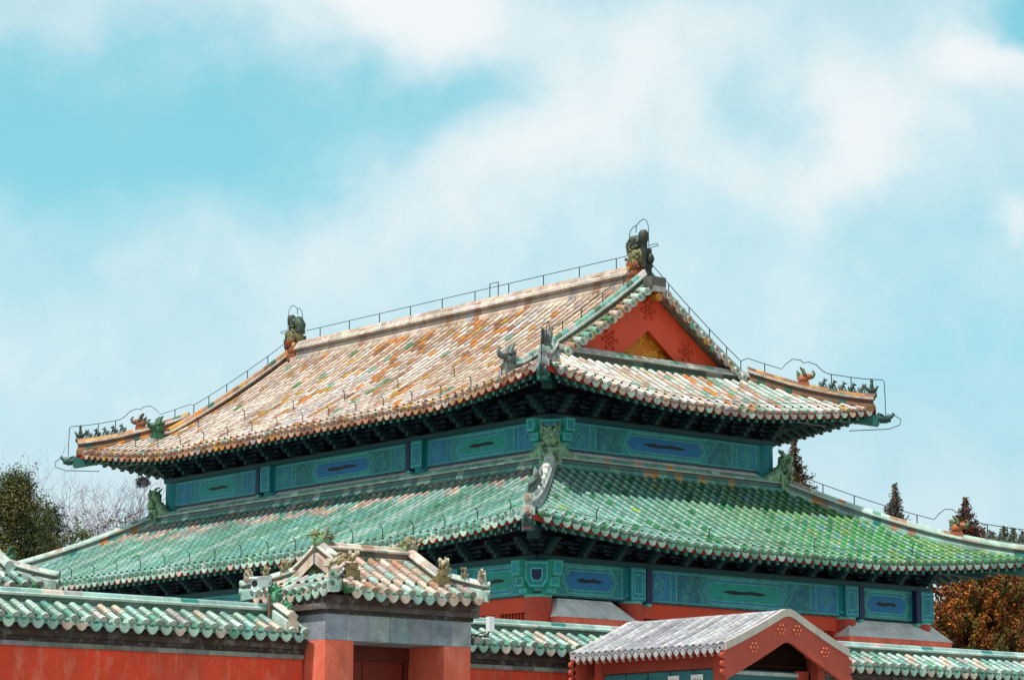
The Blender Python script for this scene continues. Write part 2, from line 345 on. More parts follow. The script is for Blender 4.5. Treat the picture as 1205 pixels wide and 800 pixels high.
def eave_underside(s, parent, inner, blue=True, pitch=PITCH):
    """red eave board, soffit, and two rows of rafters"""
    n = max(2, round(s.Lu/pitch)); p = s.Lu/n
    ns = max(8, int(s.Lu/.4))
    us = [s.Lu*i/ns for i in range(ns+1)]
    mb = MB()
    Bv = s.B
    for a, b in zip(us[:-1], us[1:]):
        fa, fb = [s.P(x, s.t0(x)+.035) for x in (a, b)]
        Z = Vector((0,0,1))
        vs = [fa-Z*.02, fb-Z*.02, fb-Z*.15, fa-Z*.15]; vs += [v+Bv*.05 for v in vs]
        mb.add(vs, [(0,1,2,3),(7,6,5,4),(3,2,6,7),(0,4,5,1)], jit(lin('#a3271c'), .12))
    board = mb.build('eave_board', M_RED, parent)
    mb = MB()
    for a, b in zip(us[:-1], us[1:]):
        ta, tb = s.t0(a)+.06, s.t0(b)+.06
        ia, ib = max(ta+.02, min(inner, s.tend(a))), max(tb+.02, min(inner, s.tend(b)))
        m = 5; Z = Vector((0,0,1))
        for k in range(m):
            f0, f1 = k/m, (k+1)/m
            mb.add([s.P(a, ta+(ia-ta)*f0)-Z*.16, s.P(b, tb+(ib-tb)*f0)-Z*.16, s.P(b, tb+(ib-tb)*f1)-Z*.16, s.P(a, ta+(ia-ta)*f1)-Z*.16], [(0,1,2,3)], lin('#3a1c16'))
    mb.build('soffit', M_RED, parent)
    mb = MB(); gr = lin('#25685c'); bl = lin('#1b4a6c'); pale = lin('#a9cbbd')
    for i in range(n):
        u = (i+.5)*p+p*.5
        if u > s.Lu-.15: continue
        t0 = s.t0(u); te = s.tend(u)-.05
        # flying rafter: square end, green face
        a, b = t0+.10, min(t0+1.05, te)
        if b-a > .1:
            pa, pb = s.P(u, a)-Vector((0,0,.21)), s.P(u, b)-Vector((0,0,.21))
            d = (pb-pa); hz = Vector((0,0,.06)); x = s.A*.055
            vs = [pa-x-hz, pa+x-hz, pa+x+hz, pa-x+hz, pb-x-hz, pb+x-hz, pb+x+hz, pb-x+hz]
            g = jit(gr, .18); g2 = jit(lin('#1d4a42'), .15)  # sides and underside painted darker than the end, as eave shade
            mb.add(vs, [(0,1,2,3),(4,7,6,5),(0,4,5,1),(1,5,6,2),(3,2,6,7),(0,3,7,4)], [g, g2, g2, g2, C['red'], g2])
            e = -s.B*.004
            mb.add([pa+x*.62-hz*.62+e, pa-x*.62-hz*.62+e, pa-x*.62+hz*.62+e, pa+x*.62+hz*.62+e], [(0,1,2,3)], jit(lin('#3f7f73'), .2))
        a, b = t0+.66, min(inner+.2, te)
        if b-a > .1:
            pa, pb = s.P(u, a)-Vector((0,0,.34)), s.P(u, b)-Vector((0,0,.34))
            mb.tube([pa, pb], .058, 6, jit(lin('#123c40'), .2), caps=False)
            e = -s.B*.003
            mb.add([pa+e+s.A*math.cos(k*math.pi/3)*.06+Vector((0,0,math.sin(k*math.pi/3)*.06)) for k in range(6)], [tuple(range(6))], jit(bl, .2))
            mb.add([pa+e*2+s.A*math.cos(k*math.pi/3)*.03+Vector((0,0,math.sin(k*math.pi/3)*.03)) for k in range(6)], [tuple(range(6))], jit(pale, .15))
    mb.build('rafter_row', M_PAINT, parent)

# ---- tile colourings: real glaze loss, replaced tiles and lime wash, per tile
def nz(x, y, s): return mnoise.noise(Vector((x, y, s)))
def pick(ws):
    x = random.random()*sum(w for _, w in ws)
    for c, w in ws:
        x -= w
        if x <= 0: return jit(C[c], .13)
    return jit(C[ws[0][0]], .13)
ROW = {}
def rowtone(key, i, ws):
    """each row was laid from one batch of tiles, later patched"""
    k = (key, i)
    if k not in ROW: ROW[k] = pick(ws)
    return ROW[k]
def col_upper(i, j, u, t, m):
    a = nz(u*.30, t*.55, 1.7); b = nz(u*.9, t*.5, 7.3)
    hi = t/5.3
    base = rowtone('ul', i, [('cream', 5), ('pink', 4), ('salmon', .8), ('lilac', .8)])
    tan = max(0, min(1, .5*hi+.5*(u-9)/9+.9*nz(u*.25, t*.4, 12.3))); base = mixc(mixc(base, C['white'], .34*(1-tan)), C['ochre'], .26*tan)
    run = nz(i*7.31, t*.24, 3.9); run2 = nz(i*5.17+40, t*.4, 8.2)
    o = .08 + (15 if run > .30-.22*max(0, hi-.4)-.25*max(0, (u-14.5)/4) else 0) + 2.5*max(0, hi-.5)*2*max(0, a+.12) + (2.6 if b > .36 else 0) + 2.2*max(0, (u-14.5)/6)
    o += 7 if (hi > .52 and a > -.1 and b > -.12 and abs(u-12.2) < 3.2) else 0
    g = .10 + (4.5 if run2 > .42 else 0)
    x = random.random()*(6.5+o+g+1.5)
    if x < 6.5: col = jit(base, .09)
    elif x < 6.5+o: col = pick([('orange', 2.4), ('ochre', 1.6), ('salmon', 2.2), ('brown', .7)])
    elif x < 6.5+o+g: col = pick([('lgreen', 2), ('green', 1)])
    else: col = pick([('pink', 2), ('salmon', .7), ('lilac', 1.2), ('grey', 1.6), ('cream', 2.5), ('brown', .2)])
    lip = mixc(col, C['cream'], .3) if random.random() < .5 else mixc(col, C['brown'], .35)
    if j == 0: col = pick([('salmon', 2), ('brown', 1.4), ('pink', 2), ('ochre', 1), ('lgreen', .6)])
    return col, lip, jit(mixc(C['pan'], C['pink'], random.uniform(0, .25)), .2)
def col_end(i, j, u, t, m):
    rowb = nz(i*.9, 3.3, 2.0); right = max(0, (u-5.6)/3.6)
    base = rowtone('ue', i, [('cream', 3.5), ('white', 3), ('pale', 2.5), ('pink', 1), ('orange', 3*min(1, right)), ('lgreen', 1.6*min(1, right)), ('salmon', 1.5*min(1, right))])
    if random.random() < .62: col = jit(base, .08)
    else: col = pick([('cream', 4), ('white', 2.5), ('mint', 1.2), ('pale', 2.5), ('pink', 1.4), ('salmon', .6), ('orange', .2+right), ('ochre', right*.7), ('green', right*.35), ('lgreen', .3+right*.8), ('grey', 1)])
    return col, mixc(col, C['white'], .25), jit(lin('#857f76'), .2)
def col_low_left(i, j, u, t, m):
    b = nz(u*.22, t*1.0, 9.1)
    base = rowtone('ll', i, [('lgreen', 3), ('mint', 4), ('seag', 5)])
    if t > 3.05+.35*b and random.random() < min(.75, (t-2.9-.35*b)*1.6): col = pick([('cream', 2), ('pink', 2), ('mint', 1.8), ('grey', 2.2)])
    elif random.random() < .9: col = jit(base, .07)
    else: col = pick([('lgreen', 3), ('mint', 3), ('seag', 3), ('green', 1), ('pale', 1.2)])
    return col, mixc(col, C['white'], .18), jit(C['pang'], .2)
def col_low_right(i, j, u, t, m):
    b = nz(u*.3, t*.8, 3.1); f = max(0, min(1, (u-4.5)/8))
    if random.random() < .12+.25*f: col = pick([('green', 2), ('lgreen', 2), ('seag', 1), ('ygreen', .1+.3*f)])
    else: col = jit(mixc(mixc(C['seag'], C['mint'], .35+.4*b), mixc(lin('#4a9a50'), C['ygreen'], max(0, min(.5, .2+b))), f), .11)
    return col, mixc(col, C['white'], .34), jit(C['pang'], .2)
def ends_up_left(i, u): return pick([('brown', 2), ('salmon', 2), ('ochre', 1), ('grey', 1)]), pick([('salmon', 3.5), ('ochre', .5), ('pink', 2), ('grey', .8), ('brown', 2)])
def ends_up_right(i, u): return pick([('grey', 2), ('brown', 2)]), pick([('cream', 2), ('grey', 2.5), ('pale', 1.5), ('pink', .6)])
def ends_low(i, u): return pick([('lgreen', 2), ('seag', 2), ('pale', 1)]), pick([('pale', 3), ('mint', 2), ('cream', 1.5), ('lgreen', 1)])
def ends_low_right(i, u): return pick([('green', 2), ('teal', 1.6), ('dgreen', 1)]), pick([('lgreen', 2), ('mint', 2), ('pale', 2)])

UF = 2*CU+L; UE = 2*CU+W; UB = 2.36     # upper slopes; UB = gable edge measured from the corner
ZU, T0U, SU, KU = 11.59, .2, .51, .0245
def tend_front(Lu):
    return lambda u: 5.5 if UB <= u <= Lu-UB else min(u, Lu-u)
def tend_end(Lu):
    return lambda u: min(u, Lu-u, 2.26)
def mk_upper(O, A, B, Lu, front, dz=0): return Slope(O, A, B, Lu, ZU, T0U, SU, KU, .6, 4.4, 4.5, tend_front(Lu) if front else tend_end(Lu), dz)
LF = 2*CL+L; LE = 2*CL+W
def mk_lower(O, A, B, Lu, dz): return Slope(O, A, B, Lu, 7.84, .25, .445, .0195, .52, 5.5, 5.2, lambda u: min(u, Lu-u, 4.42), dz)
X, Y = Vector((1,0,0)), Vector((0,1,0))
hall = thing('temple_hall', (W/2, L/2, 0), 'large double-eaved temple hall with green and orange glazed tile roofs behind the red wall', 'temple hall')

u_left = mk_upper((-CU, L+CU, 0), -Y, X, UF, True)
u_near = mk_upper((-CU, -CU, 0), X, Y, UE, False, .02)
u_back = mk_upper((W+CU, -CU, 0), Y, -X, UF, True)
u_far = mk_upper((W+CU, L+CU, 0), -X, -Y, UE, False)
l_left = mk_lower((-CL, L+CL, 0), -Y, X, LF, .12)
l_near = mk_lower((-CL, -CL, 0), X, Y, LE, 0)
l_back = mk_lower((W+CL, -CL, 0), Y, -X, LF, .12)
l_far = mk_lower((W+CL, L+CL, 0), -X, -Y, LE, 0)

hook = MB(); hook.tube([(0,0,0), (0,0,.2), (-.03,0,.27), (-.08,0,.29)], .011, 4, C['dark'])
HOOK = hook.build('tile_hook', M_METAL, None, off=False, mesh_only=True)
def hooks(s, part, step, t, ustart=2.0, rot=0):
    u = ustart
    while u < s.Lu-1.0:
        if s.tend(u) > t+.3:
            place('tile_hook', HOOK, part, s.P(u, t, .05), (0, 0, math.atan2(s.B.y, s.B.x)))
        u += step
for s, cf, en, hk in ((u_left, col_upper, ends_up_left, 1), (u_near, col_end, ends_up_right, 0), (u_back, col_upper, ends_up_left, 0), (u_far, col_end, ends_up_right, 0)):
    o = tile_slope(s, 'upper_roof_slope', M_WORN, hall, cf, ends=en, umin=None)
    if hk:
        hooks(s, o, 1.15, .62, 2.2); hooks(s, o, 2.3, 1.9, 3.4)
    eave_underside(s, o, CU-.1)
for s, cf, en, hk in ((l_left, col_low_left, ends_low, 1), (l_near, col_low_right, ends_low_right, 0), (l_back, col_low_left, ends_low, 0), (l_far, col_low_right, ends_low_right, 0)):
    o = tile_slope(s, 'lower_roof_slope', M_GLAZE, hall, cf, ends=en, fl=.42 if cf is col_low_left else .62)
    if hk: hooks(s, o, 1.15, .62, 1.6)
    elif s is l_near: hooks(s, o, 3.4, .62, 2.5)
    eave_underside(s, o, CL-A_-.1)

# ---- ridges
def ridge_prof(w, h, cap):
    """stacked ridge: footing course, recess, band, moulding, round cap"""
    a = [(-w*.62, -.12), (-w*.62, h*.12), (-w*.42, h*.2), (-w*.40, h*.46), (-w*.55, h*.54), (-w*.55, h*.66), (-w*.42, h*.72)]
    n = 4
    capp = [(-cap*math.cos(math.pi*k/n), h-cap*.85+cap*.85*math.sin(math.pi*k/n)) for k in range(n+1)]
    b = [(-x, z) for x, z in reversed(a)]
    return a+capp+b
def ridge_col(base, cap, accents, p=.25, joint=.3):
    memo = {}; hl2 = {}
    def f(i, k):
        if i % 2: k_ = f(i-1, k); return k_ if k in (2, 3, 14, 15) else mixc(k_, C['white'], joint)
        key = (i//2, 'c' if 7 <= k <= 11 else ('l' if k < 7 else 'r'), k in (4, 5) or k in (12, 13))
        if key not in memo:
            ch = cap if key[1] == 'c' else base
            memo[key] = jit(C[random.choice(accents)] if random.random() < p else C[ch], .16)
        c = memo[key]
        return mixc(c, C['brown'], .5) if k in (3, 14) else mixc(c, C['dark'], .72) if k in (2, 15) else (mixc(c, C['white'], .4) if k in (4, 5, 12, 13) else c)  # recess painted darker and mouldings paler, as relief shading in the colour
    return f
def interp(pts, step):
    """path broken into ridge tiles: a tile, then a thin mortar joint"""
    out = [Vector(pts[0])]
    for a, b in zip(pts[:-1], pts[1:]):
        a, b = Vector(a), Vector(b); n = max(1, round((b-a).length/step)); e = min(.25, .018/step)
        for k in range(n):
            out += [a.lerp(b, (k+1-e)/n), a.lerp(b, (k+1)/n)]
    return out
mb = MB(); mb.sweep(ridge_prof(.34, .58, .13), interp([(W/2, .8, 14.97), (W/2, L-.8, 14.97)], .3), ridge_col('cream', 'pink', ['grey', 'pink', 'lilac', 'salmon'], .3))
main_ridge = mb.build('main_ridge', M_WORN, hall)

# ---- dragon-like ridge ornaments
def owl_ornament(sgn):
    """ridge-end beast: jaws on the ridge, round scaled body, curled tail, sword hilt; local: +y = towards the ridge middle"""
    mb = MB(); og, yo, dg, dk = lin('#8f481e'), lin('#6c6a42'), lin('#1e4030'), lin('#1d2724')
    y = lambda v: v*sgn
    mb.box((-.20, min(y(-.02), y(.55)), -.1), (.20, max(y(-.02), y(.55)), .1), og)
    mb.blob((0, y(.36), .22), (.21, .32, .24), og, 10, 7, .12)
    mb.blob((0, y(.66), .10), (.16, .17, .12), lin('#4a5250'), 8, 6, .15); mb.blob((0, y(.62), .30), (.15, .14, .10), og, 8, 6, .15)
    mb.blob((0, y(.30), .62), (.22, .33, .30), yo, 11, 8, .12); [mb.tube([(sx*.16, y(.1+.11*k), .34), (sx*.24, y(.14+.11*k), .46), (sx*.2, y(.2+.11*k), .56)], [.05, .045, .015], 6, jit(og, .3)) for sx in (-1, 1) for k in range(4)]
    for k in range(26):
        a = random.uniform(0, 6.28); q = random.uniform(.2, 1)
        for sx in (-1, 1): mb.blob((sx*.20, y(.30+.28*q*math.cos(a)), .62+.25*q*math.sin(a)), (.035, .05, .05), jit(yo, .35), 6, 4, .1)
    tail = [(0, y(.52), .78), (0, y(.56), .98), (0, y(.44), 1.12), (0, y(.28), 1.12), (0, y(.19), 1.0), (0, y(.26), .90), (0, y(.36), .93)]
    mb.tube(tail, [.15, .17, .17, .15, .12, .09, .05], 8, dg)
    mb.blob((0, y(.36), 1.02), (.13, .2, .17), dg, 8, 6, .14)
    for k in range(46):
        a = random.uniform(0, 6.28); q = random.uniform(.3, 1); sx = random.choice((-1, 1))
        mb.blob((sx*random.uniform(.10, .16), y(.38+.22*q*math.cos(a)), 1.0+.18*q*math.sin(a)), random.uniform(.03, .055), jit(mixc(dg, yo, random.random()*.5), .4), 6, 4, .15)
    for sx in (-1, 1):
        mb.blob((sx*.19, y(.47), .38), (.06, .08, .08), lin('#d8b56a'), 8, 6, .05); mb.tube([(sx*.15, y(.5), .4), (sx*.2, y(.36), .5), (sx*.17, y(.22), .46)], [.05, .04, .02], 6, dg)
    mb.box((-.11, min(y(-.12), y(.03)), -.02), (.11, max(y(-.12), y(.03)), .84), dk); mb.box((-.13, min(y(-.14), y(.05)), .34), (.13, max(y(-.14), y(.05)), .42), dk); mb.blob((0, y(-.2), .55), (.09, .10, .14), dk, 8, 6, .1)
    mb.tube([(0, y(.08), .80), (0, y(.08), 1.05), (0, y(.08), 1.08), (0, y(.08), 1.28), (0, y(.08), 1.36)], [.10, .10, .14, .145, .08], 9, lin('#26332f'))
    return mb
for sgn, yy in ((1, .50), (-1, L-.50)):
    me = owl_ornament(sgn).build('ridge_dragon', M_WORN, None, off=False, mesh_only=True)
    place('ridge_dragon', me, main_ridge, (W/2, yy, 15.08), (0, 0, 0), (.95, .93, .95))

def beast_mesh(body, horn, sc_=1.0, horns=True):
    """sitting ridge beast on a short plinth, head towards +x"""
    mb = MB(); q = sc_
    mb.box((-.20*q, -.11*q, -.04*q), (.16*q, .11*q, .16*q), body)
    if horns: mb.blob((-.02*q, 0, .26*q), (.19*q, .12*q, .16*q), body, 9, 6, .14)
    if horns: mb.blob((.15*q, 0, .34*q), (.14*q, .10*q, .10*q), body, 9, 6, .14)
    if horns: mb.tube([(.20*q, 0, .32*q), (.28*q, 0, .34*q), (.33*q, 0, .42*q), (.30*q, 0, .50*q), (.24*q, 0, .51*q)], [.085*q, .07*q, .05*q, .035*q, .02*q], 7, horn)
    if not horns:
        for k in range(12): mb.blob((random.uniform(-.14, .16)*q, random.uniform(-.09, .09)*q, random.uniform(.24, .5)*q), (random.uniform(.04, .09)*q, random.uniform(.03, .07)*q, random.uniform(.05, .10)*q), jit(random.choice((body, horn)), .25), 7, 5, .2)
        for sy in (-1, 1): mb.blob((.02*q, sy*.09*q, .47*q), (.05*q, .04*q, .07*q), horn, 6, 5, .1)
        return mb
    for sy in (-1, 1):
        mb.tube([(.02*q, sy*.07*q, .38*q), (-.03*q, sy*.08*q, .55*q), (-.12*q, sy*.07*q, .64*q)], [.07*q, .055*q, .02*q], 6, horn)
        mb.blob((.2*q, sy*.09*q, .38*q), .03*q, C['cream'], 6, 5, .05)
    for k in range(4): mb.tube([(-.12*q, 0, .2*q+.07*q*k), (-.24*q, 0, .30*q+.08*q*k)], [.05*q, .012*q], 5, horn)
    return mb
def figure_mesh(col):
    """small seated animal on a half-round tile, facing +x"""
    mb = MB()
    mb.tube([(-.11, 0, .0), (.11, 0, .0)], .06, 7, col)
    mb.tube([(-.06, 0, .04), (-.04, 0, .12), (.01, 0, .19)], [.055, .06, .04], 7, col)
    mb.blob((.035, 0, .225), (.05, .036, .038), col, 7, 5, .08); mb.blob((.08, 0, .215), (.03, .022, .02), col, 6, 4, .05)
    for sy in (-1, 1):
        mb.tube([(.02, sy*.03, .16), (.055, sy*.03, .09), (.06, sy*.03, .03)], [.022, .018, .018], 5, col); mb.tube([(.02, sy*.02, .245), (.0, sy*.026, .29)], [.016, .006], 5, col)
    mb.tube([(-.08, 0, .06), (-.12, 0, .12), (-.10, 0, .2)], [.022, .02, .008], 5, col)
    return mb
def rider_mesh(col):
    """rider on a bird at the very tip of the hip, facing +x"""
    mb = MB()
    mb.tube([(-.12, 0, 0), (.12, 0, 0)], .065, 7, col); mb.blob((0, 0, .12), (.13, .06, .075), col, 8, 6, .1); mb.tube([(.08, 0, .14), (.14, 0, .22), (.17, 0, .21)], [.04, .03, .015], 6, col)
    mb.tube([(-.1, 0, .12), (-.18, 0, .22), (-.16, 0, .30)], [.05, .04, .01], 6, col)
    mb.tube([(-.01, 0, .15), (-.01, 0, .27), (0, 0, .32)], [.06, .05, .03], 7, col); mb.blob((.005, 0, .355), (.036, .034, .042), col, 7, 5, .05); mb.tube([(0, 0, .38), (0, 0, .43)], [.025, .01], 6, col)
    return mb
FIG = [figure_mesh(lin('#23352d')).build('ridge_figure', M_WORN, None, off=False, mesh_only=True), figure_mesh(lin('#4b5a55')).build('ridge_figure', M_WORN, None, off=False, mesh_only=True)]
RIDER = rider_mesh(lin('#2d3f36')).build('ridge_rider', M_WORN, None, off=False, mesh_only=True)
BEAST = {k: beast_mesh(lin(a), lin(b)).build('ridge_beast', M_WORN, None, off=False, mesh_only=True) for k, (a, b) in dict(green=('#2f6b45', '#2b5a3e'), orange=('#8f5230', '#555546'), grey=('#6e7672', '#5e6a68'), fire=('#a55a34', '#50663c')).items()}
def corner_head(col):
    """dragon head capping the hip rafter, snout towards +x"""
    mb = MB()
    mb.tube([(-.55, 0, .05), (-.1, 0, 0), (.1, 0, -.01), (.24, 0, .0)], [.13, .13, .125, .07], 8, col)
    mb.tube([(.1, 0, .03), (.26, 0, .06), (.33, 0, .14), (.28, 0, .19)], [.08, .06, .045, .02], 7, col); mb.tube([(.08, 0, -.06), (.24, 0, -.07)], [.06, .03], 6, col)
    for sy in (-1, 1): mb.blob((.06, sy*.1, .08), .04, mixc(col, C['pale'], .4), 6, 5, .05); mb.tube([(.0, sy*.08, .1), (-.16, sy*.11, .17)], [.04, .012], 5, col)
    return mb
HEAD = corner_head(lin('#1b463f')).build('corner_dragon_head', M_PAINT, None, off=False, mesh_only=True)

# hips: corner, inward diagonal, slope that gives the height
def hip(s, cx, cy, dx, dy, t1, kind, figs, beasts, wprof, colf, fig_t0=.08, fig_dt=.172, name='hip_ridge', beam=True, endcap=None, rider=True):
    u_of = (lambda t: t) if (s.O.xy-Vector((cx, cy))).length < .01 else (lambda t: s.Lu-t)
    pt = lambda t, up=0: Vector((cx+dx*t, cy+dy*t, s.z(u_of(t), t)+up))
    ts = [.06+(t1-.06)*k/14 for k in range(15)]
    mb = MB(); mb.sweep(ridge_prof(*wprof), interp([pt(t, .03) for t in ts], .30), colf)
    # round end tile with drip below
    d = Vector((-dx, -dy, 0)).normalized(); lat = Vector((d.y, -d.x, 0)); ec = endcap or C['mint']
    for zz, rr in ((.03, .1), (wprof[1]-.05, .085)):
        c = pt(.06, zz)+d*.01; mb.tube([c-d*.1, c+d*.03], rr, 10, jit(ec, .15)); mb.tube([c+d*.03, c+d*.045], rr*.55, 8, mixc(ec, C['dark'], .4))
    part = mb.build(name, M_WORN if kind == 'u' else M_GLAZE, hall)
    ang = math.atan2(-dy, -dx)
    for i in range(figs):
        t = fig_t0+fig_dt*i
        if i == 0 and rider: place('ridge_rider', RIDER, part, pt(t, wprof[1]+.0), (0, 0, ang))
        else: place('ridge_figure', FIG[i % 2 if kind == 'u' else 1], part, pt(t, wprof[1]+.0), (0, 0, ang), (.95, .95, .95))
    for t, key, s_ in beasts:
        place('ridge_beast', BEAST[key], part, pt(t, wprof[1]-.08), (0, 0, ang), (s_, s_, s_))
    if beam:
        mb = MB(); c0 = pt(0, -.30)+d*.02; c1 = pt(min(t1, 2.2 if kind == 'u' else 2.1), -.52)
        ax = (c1-c0); side = lat*.12
        mb.obox((c0+c1)/2, ax/2, side, Vector((0,0,.13)), lin('#1b5b53'))
        mb.obox(c0+d*.02, d*.012, lat*.085, Vector((0,0,.095)), lin('#4d9384') if kind == 'u' else lin('#a8605a'))
        c2 = c0+ax*.42
        mb.obox((c2+c1)/2-Vector((0,0,.2)), (c1-c2)/2, side*.95, Vector((0,0,.12)), lin('#17474a'))
        mb.build('hip_rafter', M_PAINT, part)
        place('corner_dragon_head', HEAD, part, pt(0, -.24)+d*.14, (0, 0, ang), (.85, .85, .85))
    return part
hu = (.24, .36, .095); hl = (.24, .34, .10)
rc_or = lambda: ridge_col('brown', 'ochre', ['orange', 'brown', 'dgreen', 'brown', 'grey'], .5, .06)
rc_gr = lambda: ridge_col('grey', 'pale', ['lgreen', 'teal', 'cream', 'lilac'], .4)
rc_lo = lambda: ridge_col('mint', 'pale', ['lgreen', 'orange', 'pale', 'salmon', 'teal'], .35)
hip(u_near, -CU, -CU, 1, 1, 2.3, 'u', 2, [(1.2, 'grey', .8)], hu, rc_gr(), fig_t0=.15, endcap=C['mint'])
hip(u_near, W+CU, -CU, -1, 1, 2.3, 'u', 6, [(1.29, 'fire', .8)], hu, rc_or(), endcap=C['brown'])
hip(u_left, -CU, L+CU, 1, -1, 2.3, 'u', 6, [(1.31, 'orange', .8)], hu, rc_or(), endcap=C['brown'])
hip(u_back, W+CU, L+CU, -1, -1, 2.3, 'u', 6, [(1.31, 'orange', .8)], hu, rc_or(), endcap=C['brown'])
rc_wh = lambda: ridge_col('lilac', 'white', ['pale', 'lilac', 'grey'], .4)
hip(l_near, -CL, -CL, 1, 1, 4.35, 'l', 5, [(1.9, 'grey', .8)], hl, rc_wh(), fig_t0=.4, fig_dt=.25, endcap=C['cream'], rider=False)
hip(l_near, W+CL, -CL, -1, 1, 4.35, 'l', 5, [(1.33, 'fire', .85)], hl, rc_lo())
hip(l_left, -CL, L+CL, 1, -1, 4.35, 'l', 5, [(1.4, 'green', .9)], hl, rc_lo())
hip(l_back, W+CL, L+CL, -1, -1, 4.35, 'l', 5, [(1.4, 'green', .9)], hl, rc_lo())

# gable slope ridges (down the main slopes along the gable edge) and the gables
def zf(t): return u_left.z(UF/2, t)
def xt(t, front): return -CU+t if front else W+CU-t
for end in (0, 1):
    Ye = lambda y: y if end == 0 else L-y
    sg = 1 if end == 0 else -1
    for front in (True, False):
        ts = [1.25+(5.45-1.25)*k/20 for k in range(21)]
        path = [(xt(t, front), Ye(.48), zf(t)) for t in ts]
        path[0] = (path[0][0], path[0][1], path[0][2]+.08)
        cf = ridge_col('dgreen', 'seag', ['teal', 'grey', 'dgreen', 'green'], .35, .2) if end == 0 else ridge_col('brown', 'salmon', ['orange', 'dgreen', 'ochre', 'brown'], .45, .1)
        mb = MB(); mb.sweep(ridge_prof(.26, .40, .10), interp(path, .3), cf)
        mb.box((xt(1.1, front)-.2, Ye(.48)-.14, zf(1.1)-.1), (xt(1.1, front)+.2, Ye(.48)+.14, zf(1.1)+.24), C['grey'])
        p = mb.build('gable_slope_ridge', M_WORN, hall)
        place('ridge_beast', BEAST['grey' if end == 0 and front else 'green'], p, (xt(1.12, front), Ye(.48), zf(1.1)+.26), (0, 0, math.pi if front else 0), (1.0, 1.0, 1.0))
        # short tiles hanging over the gable edge
        mb = MB(); t = 1.9
        tq = [1.75+(5.557-1.75)*k/16 for k in range(17)]
        for a, b in zip(tq[:-1], tq[1:]): mb.prism([(xt(q, front), Ye(.5), zf(q)+o_) for q, o_ in ((a, -.02), (b, -.02), (b, -.09), (a, -.09))], (0, -sg*.40, 0), lin('#8d8474'))
        while t < 5.5:
            x = xt(t, front); z = zf(t)-.0; cc = pick([('ochre', 2), ('orange', 1.5), ('lgreen', 2), ('green', 1.5), ('cream', 2.2), ('salmon', 1.2), ('pale', 2)])
            if not front: cc = mixc(cc, C['cream'], .4)
            pts = [(x, Ye(.42), z+.02), (x, Ye(.26), z-.015), (x, Ye(.25), z-.02), (x, Ye(.06), z-.06)]
            mb.tube(pts, [.082, .082, .092, .092], 8, [mixc(cc, C['cream'], .2) for _ in range(8)]+[cc]*16)
            mb.tube([(x, Ye(.06), z-.06), (x, Ye(.045), z-.062)], [.098, .098], 10, mixc(cc, C['white'], .3)); mb.tube([(x, Ye(.045), z-.062), (x, Ye(.035), z-.063)], [.05, .05], 8, mixc(cc, C['dark'], .5))
            x2 = xt(t+.115, front); z2 = zf(t+.115)-.05
            out = [(x2-.1, Ye(.08), z2), (x2+.1, Ye(.08), z2), (x2+.085, Ye(.08), z2-.09), (x2, Ye(.08), z2-.17), (x2-.085, Ye(.08), z2-.09)]
            mb.prism(out, (0, sg*.03, 0), pick([('cream', 2), ('grey', 2), ('lgreen', 1), ('ochre', 1)]))
            t += .235
        mb.build('gable_edge_tiles', M_WORN, p)
    cap = MB(); cap.box((W/2-.24, min(Ye(.02), Ye(.5)), 14.86), (W/2+.24, max(Ye(.02), Ye(.5)), 15.1), lin('#57534f')); cap.box((W/2-.19, min(Ye(.0), Ye(.5)), 14.72), (W/2+.19, max(Ye(.0), Ye(.5)), 14.86), C['grey'])
    cap.tube([(W/2, Ye(.3), 14.62), (W/2, Ye(.0), 14.58)], .1, 10, C['orange'])
    cap.build('ridge_end_block', M_WORN, main_ridge)
    # gable base ridge
    zb = u_near.z(UE/2, 2.26)
    mb = MB(); mb.sweep(ridge_prof(.24, .38, .1), interp([(.30, Ye(.22), zb-.04), (W-.30, Ye(.22), zb-.04)], .3), ridge_col('dgreen', 'grey', ['teal', 'pink', 'grey', 'lgreen'], .35))
    # gable wall
    gw = MB(); ts = [2.0+(5.55-2.0)*k/12 for k in range(13)]
    prof = [(xt(t, True), zf(t)-.15) for t in ts]+[(xt(t, False), zf(t)-.15) for t in reversed(ts[:-1])]
    gw.prism([(x, Ye(.66), z) for x, z in prof], (0, sg*.1, 0), lin('#d97a1c'))
    gp = gw   # carved gilded triangle: raised scroll work
    for k in range(150):
        t = random.uniform(0, 1); x = W/2+random.uniform(-1, 1)*1.55*(1-t); z = 12.75+1.5*t
        a0 = random.uniform(0, 6.28); rr = random.uniform(.045, .09)
        pts = [(x+rr*(1-.08*q)*math.cos(a0+q*.8), Ye(.65), z+rr*(1-.08*q)*math.sin(a0+q*.8)) for q in range(8)]
        gp.tube(pts, [.026]*7+[.01], 5, jit(lin('#f2a234'), .22))
    gable = gw.build('gable_wall', M_RED, hall)
    mb.build('gable_base_ridge', M_WORN, gable)
    for front in (True, False):
        bb = MB(); ts = [1.75+(5.557-1.75)*k/16 for k in range(17)]
        for a, b in zip(ts[:-1], ts[1:]):
            q = []
            for t in (a, b): q.append((xt(t, front), zf(t)-.16, max(zf(t)-1.22, 12.3)))
            poly = [(q[0][0], Ye(.42), q[0][1]), (q[1][0], Ye(.42), q[1][1]), (q[1][0], Ye(.42), q[1][2]), (q[0][0], Ye(.42), q[0][2])]
            bb.prism(poly, (0, sg*.09, 0), lin('#d84a28'))
        b_ = bb.build('gable_board', M_RED, gable)
